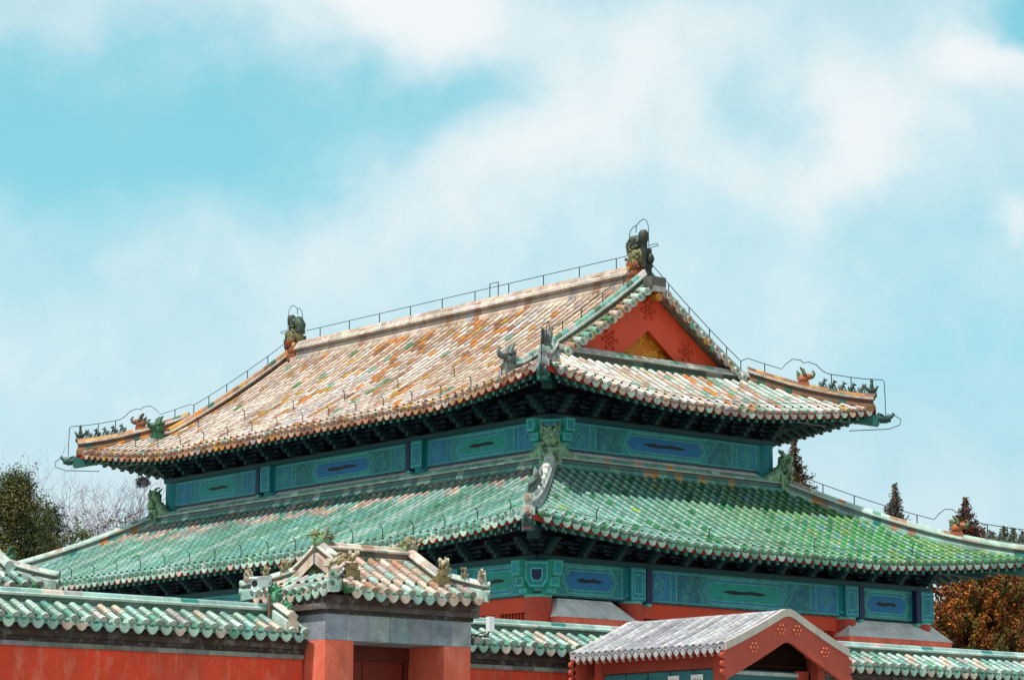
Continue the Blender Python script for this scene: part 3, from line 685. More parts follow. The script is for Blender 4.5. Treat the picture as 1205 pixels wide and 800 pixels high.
    for cx, cz in ((W/2+.02, 14.30), (W/2-1.28, 13.42), (W/2+1.28, 13.42)):   # plum-blossom nail clusters
        stud = MB()
        for k in range(13):
            r_ = 0 if k == 12 else (.11 if k < 6 else .22); a_ = k*math.pi/3+(.5 if k < 6 else 0)
            stud.blob((cx+r_*math.cos(a_), Ye(.41), cz+r_*math.sin(a_)), (.05, .05, .05), lin('#cc4c2c'), 8, 6, .02)
        stud.build('flower_studs', M_RED, gable)

# ---- wall ridge, lime strip and corner beasts between the two roofs
zt = l_near.z(LE/2, 4.42)
def ring(off): return [(-off, -off), (W+off, -off), (W+off, L+off), (-off, L+off)]
pts = ring(.38)
for k in range(4):
    a, b = pts[k], pts[(k+1) % 4]
    mb = MB(); acc = ['orange', 'salmon', 'pale', 'lgreen', 'ochre'] if k == 0 else ['mint', 'lgreen', 'pale']
    mb.sweep(ridge_prof(.22, .30, .09), interp([(a[0], a[1], zt-.0), (b[0], b[1], zt-.0)], .26), ridge_col('teal', 'lgreen', acc, .3))
    mb.build('wall_foot_ridge', M_GLAZE, hall)
mb = MB()
o1, o2 = ring(.33), ring(.015)
for k in range(4):
    a, b, c, d = o1[k], o1[(k+1) % 4], o2[(k+1) % 4], o2[k]
    n = 12
    for q in range(n):
        f0, f1 = q/n, (q+1)/n
        P0 = Vector((*a, zt+.16)).lerp(Vector((*b, zt+.16)), f0); P1 = Vector((*a, zt+.16)).lerp(Vector((*b, zt+.16)), f1); P2 = Vector((*d, 10.5)).lerp(Vector((*c, 10.5)), f1); P3 = Vector((*d, 10.5)).lerp(Vector((*c, 10.5)), f0)
        mb.add([P0, P1, P2, P3], [(0,1,2,3)], jit(lin('#e0cfd0'), .05))
mb.build('plaster_fillet', M_LIME, hall)
def corner_beast_mesh():
    mb = MB(); g = lin('#7fa07c')
    mb.box((-.2, -.2, -.1), (.18, .18, .28), g)
    for s_ in (0, 1):
        for k in range(5):
            v = .12*k; p = (.05-(.0 if s_ else v*-1), .0, .3) if False else None
        for k in range(4):
            x, y = ((.14+.13*k, -.05) if s_ else (-.05, .14+.13*k)); mb.blob((x, y, .30-.05*k), (.13, .12, .22-.03*k), jit(g, .2), 8, 6, .18)
    mb.blob((-.05, -.05, .55), (.19, .19, .22), g, 10, 7, .18); mb.blob((-.12, -.12, .42), (.15, .15, .12), jit(g, .1), 8, 6, .16)
    for k in range(70):
        a = random.uniform(2.2, 5.4); mb.blob((-.04+.2*math.cos(a), -.04+.2*math.sin(a), random.uniform(.0, .8)), random.uniform(.025, .055), jit(mixc(g, C['dgreen'], random.random()*.6), .4), 6, 5, .15)
    for q in (-1, 1): mb.tube([(-.08+q*.1, -.08-q*.1, .66), (-.02+q*.17, -.02-q*.17, .82), (.05+q*.12, .05-q*.12, .88)], [.06, .04, .015], 6, jit(g, .2))
    return mb
CB = corner_beast_mesh().build('corner_beast', M_GLAZE, None, off=False, mesh_only=True)
for (x, y), rz in zip(ring(.34), (0, 90, 180, 270)):
    place('corner_beast', CB, hall, (x, y, zt+.1), (0, 0, R_(rz)), (1.0, 1.0, 1.05))

# ---- painted beams, columns, brackets, walls under the eaves
TEAL, BLUE, NAVY, MINT, DKT = lin('#0f808a'), lin('#1470a6'), lin('#13244e'), lin('#52b4ac'), lin('#0b4c58')
ZV = Vector((0,0,1))
class Face:
    """vertical drawing plane: s along, z up, small step outwards"""
    def __init__(f, mb, P0, A, Nn, base): f.mb = mb; f.P0 = Vector(P0); f.A = Vector(A); f.N = Vector(Nn); f.b = base
    def pt(f, s, z, e): q = f.P0+f.A*s+f.N*(f.b+e); return Vector((q.x, q.y, z))
    def poly(f, pts, e, col):
        v = [f.pt(s, z, e) for s, z in pts]
        nrm = (v[1]-v[0]).cross(v[2]-v[1])
        if nrm.dot(f.N) < 0: v.reverse()
        f.mb.add(v, [tuple(range(len(v)))], col)
    def outline(f, pts, wd, e, col):
        cs = sum(p[0] for p in pts)/len(pts); cz = sum(p[1] for p in pts)/len(pts)
        hs = max(abs(p[0]-cs) for p in pts); hz = max(abs(p[1]-cz) for p in pts)
        ins = [(cs+(s-cs)*(1-wd/hs), cz+(z-cz)*(1-wd/hz)) for s, z in pts]
        n = len(pts)
        for k in range(n): f.poly([pts[k], pts[(k+1) % n], ins[(k+1) % n], ins[k]], e, col)
        return ins
    def rosette(f, s, z, r, e, col):
        n = 10
        for rr in (r, r*.55):
            for k in range(n):
                a, b = 2*math.pi*k/n, 2*math.pi*(k+1)/n
                f.poly([(s+rr*math.cos(a), z+rr*math.sin(a)), (s+rr*math.cos(b), z+rr*math.sin(b)), (s+rr*.78*math.cos(b), z+rr*.78*math.sin(b)), (s+rr*.78*math.cos(a), z+rr*.78*math.sin(a))], e, col)
def painted_beam(P0, A, Nn, Lb, zb, zt_, blue=True, bay='main'):
    mb = MB(); P0 = Vector(P0); A = Vector(A); Nn = Vector(Nn); h = zt_-zb
    c = P0+A*Lb/2; c.z = (zb+zt_)/2
    mb.obox(c, A*(Lb/2-.2), Nn*.16, ZV*h/2, TEAL)
    f = Face(mb, P0, A, Nn, .16)
    zc = (zb+zt_)/2; body = BLUE if blue else mixc(TEAL, lin('#17a08c'), .6); sec = TEAL if blue else BLUE
    s0, s1 = .32, Lb-.32
    for z_ in (zb+.035, zt_-.06): f.poly([(s0, z_), (s1, z_), (s1, z_+.022), (s0, z_+.022)], .004, MINT)
    f.poly([(s0, zb+.002), (s1, zb+.002), (s1, zb+.03), (s0, zb+.03)], .004, NAVY)
    hh = h*.40; cx = Lb/2; hl_ = Lb*(.17 if bay == 'main' else .24)
    hexa = [(cx-hl_-.18, zc), (cx-hl_, zc+hh), (cx+hl_, zc+hh), (cx+hl_+.18, zc), (cx+hl_, zc-hh), (cx-hl_, zc-hh)]
    ins = f.outline(hexa, .03, .008, MINT); ins = f.outline(ins, .05, .006, sec); ins = f.outline(ins, .02, .008, MINT); mb2 = MB(); f2 = Face(mb2, P0, A, Nn, .16); f2.poly(ins, .0065, body)
    L2 = hl_*.62
    drg = [(cx-L2, zc+.01), (cx-L2*.6, zc+.05), (cx-L2*.2, zc+.03), (cx+L2*.3, zc+.055), (cx+L2*.75, zc+.03), (cx+L2, zc+.0), (cx+L2*.7, zc-.04), (cx+L2*.2, zc-.03), (cx-L2*.4, zc-.055), (cx-L2*.8, zc-.03)]
    f2.poly(drg, .0105, lin('#0b1524'))
    for sd in (-1, 1):
        q = lambda s: cx+sd*s
        e = Lb/2-.36
        def band(a, b, col, ee=.005): f.poly([(q(a), zb+.07), (q(b), zb+.07), (q(b), zt_-.07), (q(a), zt_-.07)], ee, col)
        if bay == 'main':
            band(e-.03, e, MINT); bw = h*.95; band(e-bw, e-.06, BLUE if not blue else mixc(BLUE, TEAL, .6), .004)
            loz = [(q(e-bw/2-bw*.36), zc), (q(e-bw/2), zc+h*.38), (q(e-bw/2+bw*.30), zc), (q(e-bw/2), zc-h*.38)]
            i2 = f.outline(loz, .022, .009, MINT); i2 = f.outline([(cx+(s-cx), z) for s, z in i2], .09, .007, sec); f.outline(i2, .018, .009, MINT); f.rosette(q(e-bw/2), zc, .09, .012, MINT)
            band(e-bw-.05, e-bw-.02, MINT); band(e-bw-.18, e-bw-.08, sec); band(e-bw-.23, e-bw-.20, MINT)
            a, b = hl_+.26, e-bw-.27
        else:
            band(e-.03, e, MINT); band(e-.14, e-.06, sec); a, b = hl_+.24, e-.16
            f.outline([(q(a-.02), zc-h*.38), (q(a+.14), zc), (q(a-.02), zc+h*.38), (q(a+.02), zc+h*.38), (q(a+.19), zc), (q(a+.02), zc-h*.38)], .012, .008, MINT) if False else None
        if b-a > .2:
            band(a, b, mixc(DKT, BLUE if not blue else TEAL, .45), .004)
            rr_ = random.Random(int(Lb*100)+int(sd)); area = (b-a)*(h-.2); cnt = int(area/.014)
            for k in range(cnt):
                s = a+.05+rr_.random()*max(.01, b-a-.1); zz = zc+(rr_.random()-.5)*(h-.26)
                f.rosette(q(s), zz, rr_.uniform(.035, .085), .006+.0006*(k % 9), jit(mixc(MINT, rr_.choice((TEAL, BLUE, DKT)), rr_.uniform(.3, .75)), .15))
            for k in range(5):
                s = a+.03+k*.05
                f.poly([(q(s-.18), zc+h*.36), (q(s), zc), (q(s+.018), zc), (q(s-.162), zc+h*.36)], .009, MINT) if k < 2 and bay == 'main' else None
                f.poly([(q(s-.18), zc-h*.36), (q(s), zc), (q(s+.018), zc), (q(s-.162), zc-h*.36)], .009, MINT) if k < 2 and bay == 'main' else None
    ob = mb.build('painted_beam', M_BEAM, hall); mb2.build('painted_cartouche', M_PAINT, ob)
    return ob
def column(x, y, z0, z1, zred, r=.27, outn=(-1, 0)):
    mb = MB()
    if zred > z0: mb.tube([(x, y, z0), (x, y, zred)], r, 16, lin('#b23a22'), caps=False)
    zs = [max(z0, zred), z1]; h = zs[1]-zs[0]
    mb.tube([(x, y, zs[0]), (x, y, zs[0]+h*.08)], r*1.02, 16, MINT, caps=False); mb.tube([(x, y, zs[0]+h*.08), (x, y, zs[0]+h*.16)], r*1.01, 16, NAVY, caps=False)
    mb.tube([(x, y, zs[0]+h*.16), (x, y, zs[0]+h*.24)], r*1.02, 16, MINT, caps=False)
    mb.tube([(x, y, zs[0]+h*.24), (x, y, z1)], r, 16, TEAL)
    return mb.build('column', M_PAINT, hall)
def column_plate(x, y, A, Nn, zb, zt_, shade_side):
    """painted cover plate where two beams meet in front of a column"""
    mb = MB(); A = Vector(A); Nn = Vector(Nn)
    P0 = Vector((x, y, 0))-A*.25; f = Face(mb, P0, A, Nn, .30); h = zt_-zb; zc = (zb+zt_)/2
    c = Vector((x, y, zc))+Nn*.22; mb.obox(c, A*.23, Nn*.08, ZV*h*.5, TEAL)
    o = [(.04, zb+.05), (.46, zb+.05), (.46, zt_-.05), (.04, zt_-.05)]
    i2 = f.outline(o, .025, .006, MINT); f.poly([(s, z) for s, z in i2], .004, mixc(TEAL, BLUE, .25)); f.outline([(.12, zb+.16), (.38, zb+.16), (.38, zt_-.16), (.12, zt_-.16)], .02, .008, MINT)
    c2 = Vector((x, y, zc-.02))+Nn*.22+A*(.33*shade_side); mb.obox(c2, A*.085, Nn*.10, ZV*(h*.5+.02), NAVY)  # navy strip stands in for the shaded gap beside the column
    c3 = Vector((x, y, zb-.05))+Nn*.22+A*(.33*shade_side); mb.obox(c3, A*.07, Nn*.08, ZV*.05, MINT)
    return mb.build('column_plate', M_PAINT, hall)
def corner_heads(x, y, zb, zt_):
    """crossing beam ends at a corner column: two stepped heads and a carved shield"""
    mb = MB(); h = zt_-zb; g = lin('#1f8f80')
    for A, B in ((Vector((-1,0,0)), Vector((0,-1,0))), (Vector((0,-1,0)), Vector((-1,0,0)))):
        for k, (ln, z0, z1) in enumerate(((.62, .52, .98), (.50, .20, .52), (.40, .02, .20))):
            c = Vector((x, y, zb+h*(z0+z1)/2))+A*(ln/2+.05); mb.obox(c, A*(ln/2), B*.15, ZV*(h*(z1-z0)/2), jit(g, .12))
            e = Vector((x, y, zb+h*(z0+z1)/2))+A*(ln+.055)
            mb.obox(e, A*.006, B*.115, ZV*(h*(z1-z0)/2-.03), MINT); mb.obox(e+A*.006, A*.004, B*.09, ZV*max(.01, (h*(z1-z0)/2-.055)), jit(TEAL, .2))
    d = Vector((-1,-1,0)).normalized(); s = Vector((1,-1,0)).normalized()
    c = Vector((x, y, zb+h*.55))+d*.42
    P = lambda a, z, e: c+s*a+ZV*z+d*e
    sh = [(-.27, .3), (.27, .3), (.27, -.1), (.16, -.28), (-.16, -.28), (-.27, -.1)]
    mb.prism([P(a, z*h/.75, 0) for a, z in sh], d*.06, mixc(TEAL, lin('#18a07c'), .4))
    for sc_, col, e in ((.9, MINT, .064), (.80, TEAL, .068), (.5, MINT, .072), (.40, NAVY, .076)):
        pts = [P(a*sc_, z*sc_*h/.75, e) for a, z in sh]; nrm = (pts[1]-pts[0]).cross(pts[2]-pts[1])
        if nrm.dot(d) < 0: pts.reverse()
        mb.add(pts, [tuple(range(6))], col)
    return mb.build('beam_heads', M_PAINT, hall)

def bracket_mesh(depth, ht):
    """bracket set: stacked arms stepping out, with bearing blocks; outwards is -y"""
    mb = MB(); n = 4; st = ht/n; a, b = lin('#0a2c33'), lin('#0c1c38')
    mb.box((-.14, -.14, 0), (.14, .14, st*.55), a)
    for k in range(n):
        z0 = st*.55+k*(ht-st*.55)/n; z1 = z0+(ht-st*.55)/n*.62
        out_ = .15+(depth-.15)*(k+1)/n; wd = .30+.12*(k % 3)
        mb.box((-.055, -out_, z0), (.055, .1, z1), b if k % 2 else a)
        for yy in (0, -out_+.08):
            mb.box((-wd, yy-.05, z0+.03), (wd, yy+.05, z1+.02), a if k % 2 else b)
            for sx in (-1, 0, 1): mb.box((sx*(wd-.07)-.075, yy-.078, z1+.022), (sx*(wd-.07)+.075, yy+.078, z1+st*.33), mixc(b if k % 2 else a, MINT, .04))
        mb.box((-.057, -out_-.16, z0-.05), (.057, -out_, z0+.05), mixc(a, MINT, .06))
    return mb.build('bracket_set', M_PAINT, None, off=False, mesh_only=True)
BU = bracket_mesh(.60, .46); BLW = bracket_mesh(.50, .40)
def bracket_row(me, P0, A, Nn, Lb, z, step, skip=False):
    n = max(1, round(Lb/step)); A = Vector(A); Nn = Vector(Nn); rz = math.atan2(Nn.y, Nn.x)+math.pi/2
    for k in range(n+(0 if skip else 1)):
        p = Vector(P0)+A*(Lb*k/n); place('bracket_set', me, hall, (p.x, p.y, z), (0, 0, rz))
def beam_plate(P0, A, Nn, Lb, z, nm='bracket_plate', back=.9):
    mb = MB(); A = Vector(A); Nn = Vector(Nn); c = Vector(P0)+A*Lb/2; c.z = z+.06
    mb.obox(c+Nn*.02, A*(Lb/2+.2), Nn*.24, ZV*.055, lin('#0f444c'))
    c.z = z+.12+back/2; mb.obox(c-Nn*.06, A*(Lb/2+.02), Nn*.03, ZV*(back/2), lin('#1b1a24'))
    return mb.build(nm, M_PAINT, hall)

ub, ut = 10.477, 11.17
lb, lt = 6.70, 7.46
YB = [0, 4.878, 11.506, L]
UPC = [(0,0), (W,0)] + [(0, y) for y in YB[1:]] + [(W, y) for y in YB[1:]]
for x, y in UPC: column(x, y, 9.6, ut, 9.6, .27)
painted_beam((0,0,0), X, -Y, W, ub, ut, True)
painted_beam((W,L,0), -X, Y, W, ub, ut, True)
for k in range(3):
    a, b = YB[k], YB[k+1]
    painted_beam((0,b,0), -Y, -X, b-a, ub, ut, k == 1)
    painted_beam((W,a,0), Y, X, b-a, ub, ut, k == 1)
for y in YB[1:3]: column_plate(0, y, -Y, -X, ub, ut, -1); column_plate(W, y, Y, X, ub, ut, -1)
corner_heads(0, 0, ub, ut)
column_plate(W, 0, X, -Y, ub, ut, -1) if False else None
beam_plate((0,0,0), X, -Y, W, ut); beam_plate((0,L,0), -Y, -X, L, ut); beam_plate((W,0,0), Y, X, L, ut); beam_plate((W,L,0), -X, Y, W, ut)
bracket_row(BU, (0,0,0), X, -Y, W, ut+.12, 1.0); bracket_row(BU, (0,L,0), -Y, -X, L, ut+.12, 1.03)
# lower storey
XB = [-A_, 0, W, W+A_]; YL = [-A_]+YB+[L+A_]
LOC = [(x, -A_) for x in XB]+[(x, L+A_) for x in XB]+[(-A_, y) for y in YL[1:-1]]+[(W+A_, y) for y in YL[1:-1]]
for x, y in LOC: column(x, y, 1.2, lt, lb-.05, .30)
for k in range(3):
    a, b = XB[k], XB[k+1]; by = 'main' if k == 1 else 'side'
    painted_beam((a,-A_,0), X, -Y, b-a, lb, lt, k != 1, by); painted_beam((b,L+A_,0), -X, Y, b-a, lb, lt, k != 1, by)
for k in range(5):
    a, b = YL[k], YL[k+1]; by = 'side' if k in (0, 4) else 'main'
    painted_beam((-A_,b,0), -Y, -X, b-a, lb, lt, k % 2 == 1, by); painted_beam((W+A_,a,0), Y, X, b-a, lb, lt, k % 2 == 1, by)
for x in XB[1:3]: column_plate(x, -A_, X, -Y, lb, lt, 1)
for y in YL[1:-1]: column_plate(-A_, y, -Y, -X, lb, lt, -1)
column_plate(W+A_, -A_, X, -Y, lb, lt, -1)
corner_heads(-A_, -A_, lb, lt)
LXT, LYT = W+2*A_, L+2*A_
beam_plate((-A_,-A_,0), X, -Y, LXT, lt, back=.7); beam_plate((-A_,L+A_,0), -Y, -X, LYT, lt, back=.7); beam_plate((W+A_,-A_,0), Y, X, LYT, lt, back=.7); beam_plate((W+A_,L+A_,0), -X, Y, LXT, lt, back=.7)
bracket_row(BLW, (-A_,-A_,0), X, -Y, LXT, lt+.12, 1.0); bracket_row(BLW, (-A_,L+A_,0), -Y, -X, LYT, lt+.12, 1.02)
# infill walls with a bevelled top, lattice screens and an added dark core that blocks light
def infill(P0, A, Nn, a0, a1, nm='infill_wall'):
    mb = MB(); A = Vector(A); Nn = Vector(Nn); P0 = Vector(P0)
    def pt(s, o, z): q = P0+A*s+Nn*o; return Vector((q.x, q.y, z))
    o1, o0 = .52, .12
    zt0, zt1 = 6.22, 6.66
    vs = [pt(a0, -.2, 1), pt(a1, -.2, 1), pt(a1, o1, 1), pt(a0, o1, 1), pt(a0, -.2, zt0), pt(a1, -.2, zt0), pt(a1, o1, zt0), pt(a0, o1, zt0)]
    mb.add(vs, [(0,3,2,1), (4,5,6,7), (0,1,5,4), (1,2,6,5), (2,3,7,6), (3,0,4,7)], lin('#e4705a'))
    wl = mb.build(nm, M_PLASTER, hall)
    mb = MB(); i0, i1 = a0+(.38 if a0 < .1 else .32), a1-.38
    vs = [pt(a0-.03, -.2, zt0+.003), pt(a1+.03, -.2, zt0+.003), pt(a1+.03, o1+.03, zt0+.003), pt(a0-.03, o1+.03, zt0+.003), pt(i0, -.2, zt1), pt(i1, -.2, zt1), pt(i1, o0, zt1), pt(i0, o0, zt1)]
    mb.add(vs, [(0,3,2,1), (4,5,6,7), (0,1,5,4), (1,2,6,5), (2,3,7,6), (3,0,4,7)], lin('#ece6e4'))
    mb.build('bevelled_top', M_LIME, wl)
infill((-A_,-A_,0), X, -Y, .0+.12, A_-.30)
infill((W,-A_,0), X, -Y, -.35, A_+.62)
def lattice(P0, A, Nn, a0, a1, z0, z1):
    mb = MB(); A = Vector(A); Nn = Vector(Nn); P0 = Vector(P0); rd = lin('#cc4526')
    def bx(s0, s1, za, zb_, o0, o1, col):
        c = P0+A*(s0+s1)/2+Nn*(o0+o1)/2; c.z = (za+zb_)/2; mb.obox(c, A*(s1-s0)/2, Nn*(o1-o0)/2, ZV*(zb_-za)/2, col)
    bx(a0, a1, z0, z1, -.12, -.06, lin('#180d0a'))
    bx(a0, a1, z1-.34, z1, -.05, .06, rd); bx(a0, a1, z0, z0+1.0, -.05, .05, rd)
    n = max(2, round((a1-a0)/1.1))
    for k in range(n+1):
        s = a0+(a1-a0)*k/n; bx(max(a0, s-.09), min(a1, s+.09), z0, z1-.34, -.05, .055, rd)
    s = a0+.12
    while s < a1-.1:
        bx(s, s+.035, z0+1.0, z1-.36, -.045, .02, mixc(rd, C['dark'], .15)); s += .115
    for zz in (z0+1.6, z1-.75, z1-1.5): bx(a0, a1, zz, zz+.05, -.044, .03, rd)
    return mb.build('lattice_screen', M_RED, hall)
lattice((0,-A_,0), X, -Y, .28, W-.28, 1.2, 6.69)
for k in range(5): lattice((-A_,YL[k+1],0), -Y, -X, .28, YL[k+1]-YL[k]-.28, 1.2, 6.69)
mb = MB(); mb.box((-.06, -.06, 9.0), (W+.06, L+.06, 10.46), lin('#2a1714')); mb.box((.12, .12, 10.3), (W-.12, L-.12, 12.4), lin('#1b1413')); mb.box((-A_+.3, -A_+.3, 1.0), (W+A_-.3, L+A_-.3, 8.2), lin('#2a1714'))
mb.build('light_block_core', M_DARK, hall)  # solid boxes added inside the hall to block light
mb = MB(); mb.box((-A_-1.6, -A_-1.6, 0), (W+A_+1.6, L+A_+1.6, .9), lin('#a8a49c')); mb.box((-A_-1.2, -A_-1.2, .9), (W+A_+1.2, L+A_+1.2, 1.2), lin('#b8b3aa')); mb.build('stone_platform', M_STONE, hall)

# ---- lightning wire along the ridges
WR = MB(); wc = lin('#23282b')
def wire(pts, r=.0105): WR.tube(pts, r, 4, wc, caps=False)
def post(p, dz): WR.tube([p, Vector(p)+Vector((0,0,dz))], .013, 4, wc, caps=False)
zr = 15.55
wire([(W/2, y, zr+.26) for y in (1.25, 4, 8, 12, L-1.25)])
k = 1.6
while k < L-1.3: post((W/2, k, zr-.03), .29); k += 1.42
for yy in (6.3, 6.65): post((W/2, yy, zr-.03), .40)
wire([(W/2, 6.3, zr+.37), (W/2, 6.65, zr+.37)])
for e in (0, 1):
    ye = lambda y: y if e == 0 else L-y
    arc = [(1.25, 15.81), (1.14, 15.85), (1.12, 16.2), (1.08, 16.42), (.95, 16.52), (.82, 16.54), (.72, 16.62), (.58, 16.66), (.46, 16.60), (.40, 16.45), (.38, 15.9), (.36, 15.45)]
    wire([(W/2, ye(a), b) for a, b in arc])
    wire([(W/2, ye(.84), 16.53), (W/2, ye(.86), 16.36)]); wire([(W/2, ye(.40), 15.95), (W/2-.02, ye(.05), 15.95), (W/2+.02, ye(.05), 15.90), (W/2, ye(.38), 15.88)])
    for front in (True, False):
        ts = [5.4, 4.8, 4.1, 3.4, 2.8, 2.3]
        pts = [Vector((xt(t, front), ye(.48), zf(t)+.63)) for t in ts]; wire(pts)
        for p in pts[1:]: post(p-Vector((0,0,.26)), .26)
def hip_wire(s, cx, cy, dx, dy, t1, top, tb, hgt):
    u_of = (lambda t: t) if (s.O.xy-Vector((cx, cy))).length < .01 else (lambda t: s.Lu-t)
    pt = lambda t, up: Vector((cx+dx*t, cy+dy*t, s.z(u_of(max(t, 0)), max(t, .0))+up))
    base = top+hgt; pts = []
    t = t1
    while t > tb+.42: pts.append(pt(t, top+.24)); t -= .3
    for a, h_ in ((.40, .24), (.32, .40), (.2, .57), (.06, .6), (-.0, .54), (-.08, .6), (-.22, .57), (-.34, .44), (-.42, base-top)): pts.append(pt(tb+a, top+h_))
    for a in (.8, .5, .2): pts.append(pt(a, base))
    c = pt(.0, base); pts += [pt(-.10, base), pt(-.14, base-.05), pt(-.15, 0.2), pt(-.15, -.12), pt(-.30, -.14), pt(-.42, -.26), pt(-.40, -.40), pt(-.2, -.50), pt(.5, -.62)]
    wire(pts)
    for a in (.1, .45, .8): post(pt(a, top), base-top)
    t = tb+.7
    while t < t1: post(pt(t, top), .24); t += .55
hip_wire(u_near, W+CU, -CU, -1, 1, 2.3, .36, 1.29, .40)
hip_wire(u_left, -CU, L+CU, 1, -1, 2.3, .36, 1.31, .40)
hip_wire(u_back, W+CU, L+CU, -1, -1, 2.3, .36, 1.31, .40)
hip_wire(u_near, -CU, -CU, 1, 1, 2.3, .36, 1.2, .40)
hip_wire(l_near, W+CL, -CL, -1, 1, 4.2, .34, 1.33, .40)
hip_wire(l_left, -CL, L+CL, 1, -1, 4.2, .34, 1.4, .40)
for e in (0, 1):
    ye = lambda y: y if e == 0 else L-y
    for front in (True, False):
        t = 2.3; q = Vector((xt(t, front), ye(.48), zf(t)+.63)); hx_ = Vector((xt(2.3, front), ye(-CU+2.3), u_near.z(2.3, 2.3)+.60)); wire([q, hx_])
# thin wire lying along the near eaves
for s, t in ((u_near, .55), (l_near, .72)): wire([s.P(u, t, .13) for u in [1.2+(s.Lu-2.4)*k/16 for k in range(17)]], .008)
WR.build('lightning_wire', M_METAL, hall)

# ================================================================== GATE, COURT WALLS, BOOTH
def col_gate(i, j, u, t, m):
    edge = min(u, 2.7-u) if True else 1
    w_ = nz(u*1.3, t*2, 6.6)
    col = pick([('cream', 5.5), ('pink', 2.4), ('salmon', .6), ('mint', 1.3+w_), ('lgreen', .5 if j else 2), ('pale', 1), ('grey', .6)])
    return col, mixc(col, C['cream'], .3), jit(mixc(C['pan'], C['pink'], .5), .2)
def col_gate_side(i, j, u, t, m):
    col = pick([('mint', 3), ('pale', 3), ('cream', 3), ('lgreen', 1.5), ('grey', 1)])
    return col, mixc(col, C['white'], .3), jit(C['pan'], .2)
def col_wall(i, j, u, t, m):
    w_ = nz(u*.5, t, 2.6)
    col = pick([('mint', 4), ('pale', 4.5), ('lgreen', 1), ('cream', 1.2+w_), ('grey', .6), ('seag', 1)])
    return col, mixc(col, C['white'], .35), jit(C['pang'], .25)
def ends_gate(i, u): return pick([('lgreen', 2), ('mint', 2), ('green', 1), ('cream', 1)]), pick([('cream', 3), ('pale', 2), ('mint', 1.5)])
OWL = owl_ornament(1).build('ridge_dragon', M_WORN, None, off=False, mesh_only=True)
def leaf_ornament(col):
    """weathered dragon-like finial: a lump of curled leaves"""
    mb = MB(); brn = lin('#7a6a4a')
    mb.blob((0, 0, .05), (.07, .10, .09), jit(col, .2), 9, 7, .25); mb.blob((0, .06, .13), (.05, .07, .06), jit(brn, .2), 8, 6, .25)
    for k in range(22):
        a = random.uniform(-1.4, 1.4); ln = random.uniform(.06, .13)
        p0 = Vector((random.uniform(-.05, .05), random.uniform(-.09, .09), random.uniform(.03, .14))); d = Vector((random.uniform(-.4, .4), math.sin(a), math.cos(a)))
        mb.tube([p0, p0+d*ln*.6, p0+d*ln+Vector((0, math.copysign(.03, a), -.015))], [.018, .022, .006], 5, jit(random.choice((col, col, brn)), .3))
    return mb
LEAFO = {k: leaf_ornament(lin(v)).build('leaf_ornament', M_WORN, None, off=False, mesh_only=True) for k, v in dict(a='#7d9a6c', b='#a59a78', c='#4fa37c', p='#c9bda6').items()}
SB = {k: beast_mesh(lin(a), lin(b), horns=False).build('ridge_beast', M_WORN, None, off=False, mesh_only=True) for k, (a, b) in dict(pale=('#b9a88a', '#cbbfa8'), ochre=('#84724a', '#b9ab92')).items()}

